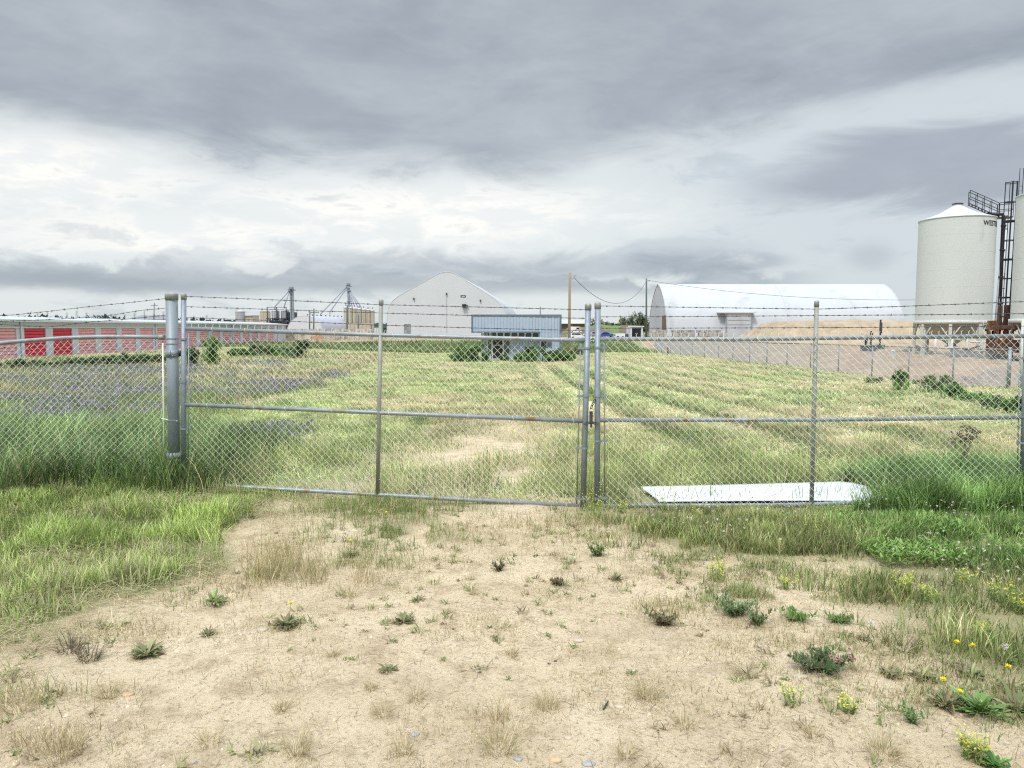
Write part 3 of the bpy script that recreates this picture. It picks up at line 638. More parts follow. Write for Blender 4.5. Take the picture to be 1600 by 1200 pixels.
    A.add(*blades(X, Y, T(X, Y)+.002, .02+.07*RNG.random(n)**2, .0014+.001*RNG.random(n), RNG.random(n)*6.28, 1.45+.1*RNG.random(n), RNG.random(n)*.3-.05, pick(n, STRAW+[(.22, .16, .10), (.15, .11, .08)])*var(n, .2)))
    # small ragged weeds and seedlings too many to count, thicker towards the gate and the right bank
    m_ = 9000; cx, cy = wedge(m_, 2.4, 7.4, .3, .6); s2, a2, b2, d2 = masks(cx, cy); k = RNG.random(m_) < s2*(.10+.55*sst(cy, 4.2, 6.6)*(.35+.65*sst(cx, 0, 2))+.30*sst(cx, .9, 2.4))*sst(fbm(cx*1.6+71, cy*1.8), .40, .60); cx, cy = cx[k], cy[k]; q = 16; nn = len(cx)
    sz = np.repeat(.02+.05*RNG.random(nn)**1.5, q); X = np.repeat(cx, q)+RNG.normal(0, .35, nn*q)*sz; Y = np.repeat(cy, q)+RNG.normal(0, .35, nn*q)*sz; col = np.repeat(pick(nn, [(.27, .31, .13), (.33, .36, .16), (.36, .30, .18), (.26, .22, .14), (.21, .27, .10), (.42, .39, .23)]), q, 0)*var(nn*q, .2)
    A.add(*blades(X, Y, T(X, Y)-.002, sz*(.6+.7*RNG.random(nn*q)), .004+.007*RNG.random(nn*q), RNG.random(nn*q)*6.28, .4+RNG.random(nn*q), RNG.random(nn*q)*.7, col, None, 2, [.4, 1, 0]))
    # denser patches growing in the drive
    for (px, py, rx, ry, dn, hh, pal) in PATCH:
        gx, gy = gpt(px, py); n = int(dn); X = gx+RNG.normal(0, rx, n); Y = gy+RNG.normal(0, ry, n); k = fbm(X*5, Y*5) > .42; X, Y = X[k], Y[k]; n = len(X)
        col = pick(n, pal)*var(n, .2)
        A.add(*blades(X, Y, T(X, Y)-.004, hh*(.3+.9*RNG.random(n)), .0026+.0015*RNG.random(n), RNG.random(n)*6.28, RNG.random(n)*.6, RNG.random(n)*.9, col*.85, col*1.1, 3))
    A.build('dry_grass', M['blade'], None, 'sparse dry grass wisps and straw bits on the sandy drive', 'stuff')
    # crowns of rough grass far away, between the field and the road
    A = Acc(); n = 60000; X = -75+RNG.random(n)*110; Y = 100+RNG.random(n)*34; s, me, yd, ro = masks(X, Y); k = (RNG.random(n) < ro) & (np.abs(X) < .72*Y) & (X < 21); X, Y = X[k], Y[k]; n = len(X)
    cl = fbm(X*.3, Y*.3+9); col = pick(n, [(.11, .19, .06), (.16, .25, .08), (.23, .27, .12), (.36, .31, .19)], [.3, .3, .2, .2])*var(n, .25)*cc(X, Y, .35, 1.3)
    A.add(*blades(X, Y, T(X, Y), (.15+.45*cl)*(.5+.7*RNG.random(n)), .08+.06*RNG.random(n), RNG.random(n)*6.28, RNG.random(n)*.4, RNG.random(n)*.8, col*.85, col*1.1))
    A.build('ditch_grass', M['blade'], None, 'dark rough grass on the bank at the far end of the field', 'stuff')
PATCH = [(1560, 1010, .25, .15, 1500, .09, GREEN+OLIVE), (1590, 1110, .22, .16, 1300, .09, GREEN+OLIVE), (1480, 1060, .25, .12, 800, .06, OLIVE+STRAW), (1000, 842, .40, .12, 1500, .07, OLIVE+STRAW), (1090, 900, .35, .12, 1300, .06, OLIVE+STRAW), (1200, 935, .30, .10, 900, .06, OLIVE), (1300, 905, .35, .10, 1300, .08, OLIVE+GREEN), (740, 830, .5, .2, 900, .05, STRAW+OLIVE), (350, 900, .4, .15, 1000, .06, STRAW+OLIVE), (1380, 1010, .3, .1, 600, .05, OLIVE), (1230, 1010, .3, .1, 500, .05, OLIVE+STRAW), (1180, 1100, .35, .12, 500, .04, OLIVE+STRAW),
         (600, 800, .42, .22, 3600, .17, GREEN+STRAW[:1]), (590, 840, .30, .20, 2600, .13, OLIVE+GREEN), (570, 880, .25, .12, 1000, .09, OLIVE), (440, 880, .12, .16, 420, .30, STRAW[:3]+[(.42, .42, .2)]), (430, 900, .20, .12, 700, .16, STRAW+OLIVE),
         (545, 905, .12, .08, 300, .17, STRAW), (900, 820, .5, .12, 1600, .10, OLIVE+STRAW), (1150, 935, .12, .10, 900, .10, GREEN+OLIVE), (1100, 880, .30, .10, 900, .10, OLIVE+GREEN), (1045, 950, .12, .10, 500, .08, OLIVE+STRAW),
         (1200, 890, .20, .10, 700, .08, GREEN), (1470, 1000, .35, .15, 900, .05, OLIVE+GREEN), (1560, 950, .25, .15, 1500, .10, GREEN), (1380, 930, .2, .08, 700, .08, OLIVE), (1500, 1090, .30, .08, 700, .06, OLIVE+STRAW), (1320, 940, .2, .07, 500, .05, OLIVE),
         (40, 1090, .18, .08, 350, .12, STRAW+OLIVE), (100, 1165, .12, .05, 250, .12, STRAW), (780, 1120, .03, .03, 60, .15, STRAW), (1290, 1060, .3, .1, 500, .04, OLIVE+STRAW), (320, 935, .2, .08, 350, .08, OLIVE+STRAW), (170, 990, .25, .08, 700, .05, OLIVE+STRAW)]
grass_all()

# loose pebbles on the drive
def pebbles():
    A = Acc(); n = 16000; X, Y = wedge(n, 2.2, 8, .8, .5); s, me, yd, ro = masks(X, Y); k = RNG.random(n) < s*(.15+.85*sst(fbm(X*1.4+3, Y*1.4+50), .45, .62)); X, Y = X[k], Y[k]; n = len(X)
    r = .003+.009*RNG.random(n)**3; z = T(X, Y)+r*.25; base = np.array([(1, 0, 0), (.3, .9, 0), (-.8, .55, 0), (-.75, -.6, 0), (.4, -.9, 0), (0, 0, .75)], float)
    V = np.zeros((n, 6, 3)); an = RNG.random(n)*6.28; c, s_ = np.cos(an), np.sin(an); sq = .6+.6*RNG.random(n)
    for i, b in enumerate(base):
        j = .8+.4*RNG.random(n); bx, by = b[0]*j*sq, b[1]*j
        V[:, i, 0] = X+(bx*c-by*s_)*r; V[:, i, 1] = Y+(bx*s_+by*c)*r; V[:, i, 2] = z+b[2]*r-(0 if b[2] else .3)*r
    col = np.repeat(pick(n, [(.50, .41, .29), (.56, .47, .34), (.38, .30, .22), (.30, .26, .22), (.50, .42, .31), (.46, .34, .23)])*var(n, .12), 6, 0)
    tr = np.concatenate([np.stack([np.arange(n)*6+i, np.arange(n)*6+(i+1) % 5, np.arange(n)*6+5], 1) for i in range(5)])
    A.add(V.reshape(-1, 3), np.zeros((0, 4), int), tr, col)
    A.build('gravel', leafmat('pebble', .9, 0.0, .2), None, 'small loose pebbles strewn over the sandy drive', 'stuff')
pebbles()

# ------------------------------------------------------------------ chain link, pipes, barbed wire
def lerp(a, b, t): return a+(b-a)*t
def chainlink(bot, top, length, dia=.072, r=.0024, tips=True, nrm=(0, -1, 0), front=0.0, amp=.0035):
    """woven diamond mesh: bot(u), top(u) -> Vector for u in 0..1; each wire is a zigzag hooked into its neighbours"""
    w = dia/2; nc = int(length/w); nn = Vector(nrm); mb = MB()
    for i in range(nc):
        b0 = bot((i+.5)/nc); t0 = top((i+.5)/nc); H = (t0-b0).length; nk = max(2, int(H/w))
        bi, bj = bot(i/nc), bot((i+1)/nc); ti, tj = top(i/nc), top((i+1)/nc); ud = (bj-bi).normalized()
        V = []
        for k in range(nk+1):
            odd = (k+i) % 2; f = k/nk
            p = (lerp(bj, tj, f) if odd else lerp(bi, ti, f)) + nn*(front + (amp if (odd) else -amp) + .012*math.sin(i*.23+f*5)*math.sin(f*3.1)) + ud*(.006*math.sin(i*.31+f*6)) + Vector((0, 0, .006*math.sin(i*.17+f*4)*math.sin(f*3.14)))
            for a in range(3):
                t = 2.1*a+.5; V.append(p+(ud*math.cos(t)+nn*math.sin(t))*r)
        Fc = []
        for k in range(nk):
            for a in range(3): q = k*3+a; q2 = k*3+(a+1) % 3; Fc.append((q, q2, q2+3, q+3))
        mb.add(V, Fc)
        if tips and (nk+i) % 2:
            p = lerp(bj, tj, 1.0)+nn*front
            up = (t0-b0).normalized(); q = p+up*.022
            mb.tube([p-up*.004, q], .003, 4, False); mb.tube([q, q+up*.012+ud*.011], .0017, 3, False); mb.tube([q, q+up*.012-ud*.011], .0017, 3, False)
    return mb
def barbed(pts, r=.0024, step=.125, sag=0.0, sub=14):
    P = [Vector(p) for p in pts]; out = []
    for i in range(len(P)-1):
        for k in range(sub):
            t = k/sub; p = lerp(P[i], P[i+1], t); p.z -= sag*math.sin(math.pi*t); out.append(p)
    out.append(P[-1]); mb = MB()
    # two strands twisted
    tot = 0; acc = [0]
    for a, b in zip(out[:-1], out[1:]): tot += (b-a).length; acc.append(tot)
    def pos(s):
        for i in range(len(acc)-1):
            if s <= acc[i+1]: return lerp(out[i], out[i+1], (s-acc[i])/max(1e-9, acc[i+1]-acc[i]))
        return out[-1].copy()
    ns = int(tot/.022)
    for ph in (0, math.pi):
        V = []
        for k in range(ns+1):
            s = tot*k/ns; p = pos(s); a = s/.06*2*math.pi*.5+ph; V.append(p+Vector((0, math.cos(a), math.sin(a)))*r*.9)
        mb.tube(V, r*.8, 4, False)
    k = step*.6
    while k < tot:
        p = pos(k); d = (pos(min(tot, k+.01))-p).normalized()
        mb.tube([p-d*.008, p+d*.008], r*2.3, 5)
        for q in range(4):
            a = random.random()*6.28; v = (d*random.uniform(-.35, .35)+Vector((0, math.cos(a), math.sin(a)))).normalized(); mb.tube([p+d*(q*.004-.006), p+d*(q*.004-.006)+v*.016], [.0018, .0007], 3, False)
        k += step*random.uniform(.9, 1.1)
    return mb
def sphere_cap(mb, c, r, n=14):
    mb.lathe(c, [(r*1.12, -.045), (r*1.12, .0), (r*1.0, .012), (r*.72, r*.62), (r*.25, r*.85), (.001, r*.88)], n)
def band(mb, c, r, h=.022, tab=None):
    mb.lathe(c, [(r+.001, -h/2), (r+.0045, -h/2), (r+.0045, h/2), (r+.001, h/2)], 16, False)
    if tab: mb.box(c[0]+min(tab, 0), c[0]+max(tab, 0), c[1]-.006, c[1]+.006, c[2]-h/2, c[2]+h/2)

def gate_leaf(g, label):
    YA, YB = g['Y']; Yx = lambda px: lerp(YA, YB, (px-g['x0'])/(g['x1']-g['x0']))
    Pt = lambda px, py: at(px, py, Yx(px))
    root = empty('chain_link_gate', Pt(g['ref'][0], g['ref'][1]), label, 'gate', 'double drive gate leaves')
    for (name, a, b, r, mt, cap) in g['stiles']:
        A, B = Pt(*a), Pt(*b); mb = MB(); mb.tube([B, A], r, 16); st = mb.build(name, mt, root, True)
        if cap: c = MB(); sphere_cap(c, (A.x, A.y, A.z), r); c.build('cap', M['cap'], st, True)
    for pts in g['rails']:
        mb = MB(); mb.tube([Pt(*p) for p in pts], g['rr'], 12); mb.build('rail', M['rail'], root, True)
    interp = lambda pts: (lambda px: float(np.interp(px, [p[0] for p in pts], [p[1] for p in pts])))
    bt, tp = interp(g['mesh_b']), interp(g['mesh_t']); xa, xb = g['mx']
    L_ = (Pt(xb, 600)-Pt(xa, 600)).length
    mb = chainlink(lambda u: Pt(lerp(xa, xb, u), bt(lerp(xa, xb, u))), lambda u: Pt(lerp(xa, xb, u), tp(lerp(xa, xb, u))), L_, front=g['front'])
    mb.build('wire_mesh', M['wire'], root)
    for pts in g['barb']: barbed([Pt(*p) for p in pts], sub=6).build('barbed_wire', M['barb'], root)
    # tension bar and its bands
    for (x, y0, y1, x2, ys) in g['tension']:
        mb = MB(); a, b = Pt(x, y0), Pt(x2, y1); mb.tube([a, b], .006, 6); mb.build('tension_bar', M['galv'], root, True)
        for (sx, y, tx) in ys:
            c = Pt(sx, y); t = Pt(tx, y); mb = MB(); band(mb, (c.x, c.y, c.z), g['br'], .020, (t.x-c.x)*1.15); mb.build('tension_band', M['galv'], root)
    # wire ties round the rails
    for pts in g['rails']:
        xa2, xb2 = pts[0][0], pts[-1][0]; f = interp(pts); nt = 9
        for k in range(nt):
            px = lerp(xa2, xb2, (k+.5)/nt+random.uniform(-.03, .03)); c = Pt(px, f(px)); rr = g['rr']+.003
            mb = MB(); mb.tube([c+Vector((.004*math.sin(a*2), math.cos(a)*rr, math.sin(a)*rr)) for a in [j*math.pi/5 for j in range(11)]], .0022, 4, False); mb.build('wire_tie', M['wire'], root)
    return root
GL = dict(Y=(7.68, 7.2), x0=287, x1=915, ref=(287, 757), front=-.030, rr=.0205, br=.029,
    stiles=[('end_stile', (287, 461), (287, 757), .026, M['galv'], True), ('middle_stile', (595.5, 470), (590, 773), .021, M['galv_olive'], True), ('latch_stile', (919, 477), (911, 794), .0285, M['galv'], True)],
    rails=[[(291, 513.5), (594, 523.5), (880, 531), (916, 531.5)], [(288, 632), (594, 645), (913, 658)], [(288, 755.5), (370, 760.5), (590, 773), (911, 791)]],
    mesh_b=[(290, 757), (590, 776), (910, 794)], mesh_t=[(290, 510), (594, 520), (905, 528)], mx=(292, 903),
    barb=[[(288, 463), (440, 469), (595, 476), (760, 480), (917, 484)], [(288, 479), (594, 489), (760, 493.5), (917, 497.5)], [(288, 496), (430, 501), (594, 508), (760, 513), (915, 516.5)]],
    tension=[(295, 520, 750, 294, [(287, 530, 296), (287, 596, 296), (287, 670, 296)]), (907, 536, 788, 901, [(917.5, 544, 905), (915.5, 619, 903), (913.5, 700, 901), (911.5, 779, 900)])])
gate_leaf(GL, 'left leaf of the chain link gate, hung on the thick grey post')
GR = dict(Y=(7.2, 7.2), x0=934, x1=1600, ref=(934, 792), front=.030, rr=.0205, br=.029,
    stiles=[('latch_stile', (934, 475), (933, 794), .0285, M['galv'], True), ('middle_stile', (1276, 472), (1268, 788), .021, M['galv_olive'], True), ('end_stile', (1606, 466), (1597, 776), .026, M['galv'], True)],
    rails=[[(935, 530), (1180, 530), (1340, 527.5), (1604, 525)], [(934, 656.5), (1275, 656), (1600, 652)], [(933, 790.5), (1200, 789.5), (1268, 788), (1340, 785.5), (1600, 776)]],
    mesh_b=[(936, 794), (1200, 793), (1340, 788), (1600, 778)], mesh_t=[(936, 526), (1180, 526), (1340, 523.5), (1600, 521)], mx=(947, 1592),
    barb=[[(936, 478), (1100, 480.5), (1276, 483), (1400, 479), (1605, 471)], [(936, 495), (1100, 494.5), (1276, 493), (1420, 492), (1605, 490)], [(936, 513), (1276, 512), (1420, 511), (1602, 509.5)]],
    tension=[(944, 536, 788, 945, [(934, 543, 947), (934, 619, 948), (934, 689, 948), (933, 778, 948)]), (1594, 532, 774, 1589, [(1602, 560, 1592), (1598, 692, 1590), (1598, 768, 1590)])])
gate_leaf(GR, 'right leaf of the chain link gate with the white sheet lying behind it')

def gate_post(px, top, bot, Y, r, label):
    A, B = at(px, top, Y), at(px+4, bot, Y); g = B.copy(); g.z = Tz(g.x, g.y)-.05
    root = empty('gate_post', (g.x, g.y, g.z), label, 'post')
    mb = MB(); mb.tube([g, A], r, 24); mb.build('pipe', M['galv_post'], root, True)
    mb = MB(); mb.lathe(tuple(A), [(r+.006, -.055), (r+.006, .0), (r+.002, .008), (r*.7, .016), (r*.3, .022), (.001, .024)], 24); mb.build('cap', M['cap'], root, True)
    ax = lambda y: lerp(A, B, (y-top)/(bot-top))
    for y, h in ((528, .008), (536, .006), (655, .012)):
        mb = MB(); band(mb, tuple(ax(y)), r, h); mb.build('wire_band', M['galv'], root)
    for y in (551, 712):
        mb = MB(); c = ax(y); mb.lathe(tuple(c), [(r, -.036), (r+.007, -.036), (r+.007, .036), (r, .036)], 24, False); mb.box(c.x-.012, c.x+.012, c.y-r-.016, c.y-r, c.z-.034, c.z+.034)
        s = 1 if px < 800 else -1; mb.tube([c+Vector((s*r, 0, 0)), c+Vector((s*(r+.045), 0, 0))], .014, 8); mb.build('hinge', M['galv'], root, True)
        mb = MB(); mb.tube([c+Vector((s*(r+.03), -.02, -.03)), c+Vector((s*(r+.03), -.02, .03))], .016, 8); mb.build('hinge_pin', M['black'], root, True)
    return root
gate_post(268, 460, 735, 7.70, .059, 'thick grey steel post carrying the left gate leaf')
gate_post(1628, 455, 745, 7.24, .059, 'thick grey steel post carrying the right gate leaf at the edge of the photo')

# chain and padlock between the two latch stiles
def lock():
    c = at(924.5, 650, 7.17); root = empty('lock_chain', tuple(c), 'dark chain looped through the two middle stiles of the gate', 'chain')
    def link(mb, p, ax, sx=.012, sy=.02):
        ax = Vector(ax).normalized(); o = ax.orthogonal().normalized() if abs(ax.z) < .9 else Vector((random.choice([0, 1]), .4, 0)).normalized()
        mb.tube([p+ax*math.cos(t)*sy+o*math.sin(t)*sx for t in [j*math.pi/6 for j in range(13)]], .0038, 5, False)
    mb = MB(); A = at(929, 626, 7.16); B = at(924, 636, 7.15)
    for k in range(3): link(mb, lerp(A, B, k/2.0), (A-B))
    mb.build('chain_tail', M['stick'], root, True); mb = MB()
    for k in range(6): link(mb, at(915+k*3.4, 660+abs(k-2.5)*.8, 7.15), (1, 0, .1))
    mb.build('chain_loop', M['stick'], root, True)
    mb = MB(); P = at(923.5, 652, 7.14); mb.cbox(tuple(P), .030, .022, .115); mb.tube([at(923.5, 643, 7.14), at(923.5, 668, 7.14)], .010, 8); o = mb.build('padlock', M['stick'], None)
    thing(o, tuple(P), 'long dark padlock hanging on the chain between the gate leaves', 'padlock')
lock()

# left fence
def left_fence():
    Y = 7.72; root = empty('chain_link_fence', tuple(at(256, 745, Y)), 'chain link fence left of the thick post, with a sagging top rail', 'fence')
    rp = [(256, 527), (200, 526.2), (150, 526.4), (100, 528), (50, 531.5), (0, 536), (-60, 542), (-130, 546), (-420, 548)]
    mb = MB(); mb.tube([at(*p, Y) for p in rp], .0205, 12); mb.build('rail', M['rail'], root, True)
    f = lambda px: float(np.interp(px, [p[0] for p in rp][::-1], [p[1]+(9 if p[0] < 257 and p[0] > 60 else 12) for p in rp][::-1]))
    xa, xb = 253, -420; Ln = (at(xa, 600, Y)-at(xb, 600, Y)).length
    mb = chainlink(lambda u: at(lerp(xa, xb, u), 768, Y), lambda u: at(lerp(xa, xb, u), f(lerp(xa, xb, u))-4-8*min(1, u*3), Y), Ln, tips=False); mb.build('wire_mesh', M['wire'], root)
    mb = MB(); mb.tube([at(254.5, 536, Y-.01), at(257, 748, Y-.01)], .010, 6); mb.build('tension_bar', M['wire'], root, True)
    mb = MB(); mb.tube([at(x, y, Y-.06) for x, y in ((252, 654), (258, 655), (268, 657), (277, 658))], .006, 6); mb.build('tie_band', M['wire'], root, True)
    mb = MB(); mb.tube([at(248, 527, Y-.004), at(257, 527, Y-.004)], .026, 10); mb.build('rail_end', M['cap'], root, True)
    for pts in ([(259, 466.5), (200, 473), (140, 479), (80, 486), (22, 492), (-60, 496), (-200, 500)], [(259, 481.5), (220, 485), (180, 491.5), (140, 496), (60, 500), (0, 502), (-200, 508)], [(259, 492.5), (196, 499), (140, 503), (75, 511), (0, 507), (-200, 515)]):
        barbed([at(*p, Y-.03) for p in pts], sub=3).build('barbed_wire', M['barb'], root)
    for px in (-190,):
        A, B = at(px, 470, Y+.03), at(px, 770, Y+.03); mb = MB(); mb.tube([B, A], .030, 14); mb.build('line_post', M['galv'], root, True)
left_fence()

# white plastic sheet lying on the grass behind the right leaf
def sheet():
    nu, nv = 24, 8; th = .010; V = []; mb = MB()
    a0 = at(1030, 789, 7.38); b0 = at(998, 763, 8.10); X1 = at(1292, 757, 8.05).x
    def pt(u, v):
        x = lerp(a0.x, b0.x, v)+u*2.60; y = lerp(7.30, 8.0, v)
        z = .035+.012*math.sin(u*3.1)+.07*v*u**2
        bend = max(0.0, u-.82-.03*v)/.18; z -= .11*bend**1.3; y -= .22*bend*v
        if v == 0: x -= .02
        return Vector((x, y, z+max(0, Tz(x, y))*.5))
    G = [[pt(i/nu, j/nv) for j in range(nv+1)] for i in range(nu+1)]
    V = [p for r_ in G for p in r_]; V2 = [p+Vector((0, 0, -th)) for p in V]; n = len(V); W_ = nv+1; Fc = []
    for i in range(nu):
        for j in range(nv): q = i*W_+j; Fc.append((q, q+W_, q+W_+1, q+1)); Fc.append((n+q, n+q+1, n+q+W_+1, n+q+W_))
    bd = [i*W_ for i in range(nu+1)]+[nu*W_+j for j in range(1, nv+1)]+[i*W_+nv for i in range(nu-1, -1, -1)]+[j for j in range(nv-1, 0, -1)]
    for a, b in zip(bd, bd[1:]+bd[:1]): Fc.append((a, n+a, n+b, b))
    mb.add(V+V2, Fc); o = mb.build('plastic_sheet', M['panelw'], None, True); thing(o, tuple(pt(.5, .5)), 'large white rigid sheet lying on the grass behind the right gate leaf', 'sheet')
sheet()

# ------------------------------------------------------------------ storage building on the left
def storage():
    X0 = -45.0; Y0, Y1 = 56.0, 148.5; g = -.92; ev = 1.75+.62; rf = ev+.55
    root = empty('storage_building', (X0, Y0, g), 'long white self storage building with a row of red and faded red roller doors', 'building')
    doors = [64.6+4.3*k for k in range(-2, 18)]; dz = 1.75
    mb = MB(); prev = Y0
    for d in doors:
        if d < Y0: continue
        mb.box(X0-9, X0, prev, d, g-.3, ev) if d-prev > .05 else None; prev = d+3.2
        mb.box(X0-9, X0-.001, d, d+3.2, dz, ev); mb.box(X0-9, X0-.25, d, d+3.2, g-.3, dz)
    mb.box(X0-9, X0, prev, Y1, g-.3, ev); mb.build('wall', M['cladding_white'], root)
    for i, d in enumerate(doors):
        if d < Y0: continue
        red = i in (3, 4); mb = MB(); n = 9; h = dz-g
        for k in range(n):   # horizontal slats
            z0 = g+h*k/n; mb.box(X0-.16, X0-.10, d, d+3.2, z0+.02, z0+h/n-.02)
        mb.box(X0-.20, X0-.161, d, d+3.2, g, dz)
        o = mb.build('roller_door', M['door_red'] if red else M['door_pink'], root)
        if red: o['label'] = 'bright red roller door'
        t = MB(); t.box(X0-.12, X0-.08, d+1.5, d+1.75, g+.9, g+1.0); t.build('handle', M['darkmetal'], o)
    # shallow roof, gutter and door-head trim
    mb = MB(); mb.extrude([(X0+.35, Y0-.3, ev), (X0+.35, Y0-.3, ev+.18), (X0-4.5, Y0-.3, rf), (X0-9.35, Y0-.3, ev+.18), (X0-9.35, Y0-.3, ev)], (0, Y1-Y0+.6, 0)); mb.build('roof', M['roofpale'], root)
    mb = MB(); mb.box(X0+.352, X0+.47, Y0-.3, Y1+.3, ev-.02, ev+.16); mb.build('gutter', M['trimwhite'], root)
    mb = MB(); mb.box(X0+.002, X0+.05, Y0, Y1, dz+.02, dz+.14); mb.build('door_head_trim', M['trimwhite'], root)
    for y in (68.35, 94.2, 120.0, 143.2):
        mb = MB(); mb.box(X0+.052, X0+.15, y-.08, y+.08, g, ev-.021); mb.build('downspout', M['trimwhite'], root)
    mb = MB(); mb.box(X0-9.2, X0+1.6, Y0-1, Y1+1, g-.35, g+.02); mb.build('apron', M['concrete'], root)
storage()

# ------------------------------------------------------------------ domed fabric building
def arch_building(name, origin, rz, prof, length, gable_mat, cover, label):
    """prof: outline (x,z) from left foot over the top to right foot; the cover runs along local +y"""
    ox, oy, oz = origin; c, s = math.cos(rz), math.sin(rz)
    G = lambda x, y, z: Vector((ox+x*c-y*s, oy+x*s+y*c, oz+z))
    root = empty(name, origin, label, 'building'); n = len(prof)
    mb = MB(); nl = max(2, int(length/6))
    for k in range(nl+1):
        sag = 1.0
        mb.V += [tuple(G(x, length*k/nl, z)) for x, z in prof]
    for k in range(nl):
        for i in range(n-1): a = k*n+i; mb.F.append((a, a+1, a+1+n, a+n))
    mb.build('fabric_cover', cover, root, True)
    for y in (.12, length-.12):
        mb = MB(); V = [G(x, y-.13 if y < 1 else y+.13, z) for x, z in prof]; mb.add(V, [tuple(range(len(V)))]); mb.build('gable', gable_mat, root)
    mb = MB()
    for y in (-.02, length): mb = MB(); mb.tube([G(x, y, z-.02) for x, z in prof], .05, 6); mb.build('edge_pipe', M['trimwhite'], root, True)
    return root, G
def smooth_prof(pts, it=2):
    for _ in range(it):
        o = [pts[0]]
        for a, b in zip(pts[:-1], pts[1:]): o += [(a[0]*.75+b[0]*.25, a[1]*.75+b[1]*.25), (a[0]*.25+b[0]*.75, a[1]*.25+b[1]*.75)]
        pts = o+[pts[-1]]
    return pts
def dome():
    D = 150.0; s = D/F; g = -.35
    px = [(604, 530), (604, 505), (604.5, 488), (608, 476), (618, 465), (640, 453), (661, 441.5), (680, 431), (690, 426.5), (698, 425.5), (707, 426.5), (716, 430.5), (740, 446), (763, 460), (777, 470), (787, 482), (792.5, 493), (794, 508), (794, 530)]
    prof = [((x-697)*s, max(0, 1.75-(y-513)*s-g)) for x, y in px]; prof = [(x, z) for x, z in prof]; prof[0] = (prof[0][0], 0); prof[-1] = (prof[-1][0], 0)
    prof = smooth_prof(prof)
    root, G = arch_building('fabric_dome_building', (at(697, 513, D).x, D, g), R(-3.2), prof, 46, M['fabric_grey'], M['fabric'], 'tall pale grey fabric storage building with a rounded peak and black sign')
    def local(x, y): return ((x-697)*s, 1.75-(y-513)*s-g)
    def fbox(name, x0, y0, x1, y1, d0, d1, mt, parent=root):
        (a, zt), (b, zb) = local(x0, y0), local(x1, y1); mb = MB()
        V = [G(x, y, z) for z in (zb, zt) for y in (d1, d0) for x in (a, b)]; mb.add(V, [(0, 2, 3, 1), (4, 5, 7, 6), (0, 1, 5, 4), (2, 6, 7, 3), (0, 4, 6, 2), (1, 3, 7, 5)]); return mb.build(name, mt, parent)
    sg = fbox('sign_board', 720, 461.8, 728, 465.2, -.04, .10, M['black']); fbox('sign_lettering', 721.6, 462.9, 726.6, 464.1, -.06, -.041, M['trimwhite'], sg)
    v = fbox('vent_box', 723, 475.8, 729, 481, -.8, .10, M['black']); fbox('vent_arm', 729.1, 477.5, 731.8, 479, -.5, -.2, M['darkmetal'], v)
    for x, y in ((647, 467), (751, 470), (698.3, 459.5)): fbox('wall_lamp', x-.9, y-1.2, x+.9, y+1.6, -.35, .1, M['darkmetal'])
    fbox('seam_pipe', 698.0, 461, 698.5, 520, -.05, .10, M['tower'])
    d = fbox('door', 631.5, 507, 641, 527, -.01, .10, M['fabric_grey'])
    mb = MB()
    for (a, b, c_, e) in ((631, 506.3, 631.5, 527), (641, 506.3, 641.5, 527), (631.5, 506.3, 641, 507)):
        (x0, zt), (x1, zb) = local(a, b), local(c_, e); V = [G(x, y, z) for z in (zb, zt) for y in (.09, -.06) for x in (x0, x1)]; mb.add(V, [(0, 2, 3, 1), (4, 5, 7, 6), (0, 1, 5, 4), (2, 6, 7, 3), (0, 4, 6, 2), (1, 3, 7, 5)])
    mb.build('door_frame', M['tower'], d)
dome()

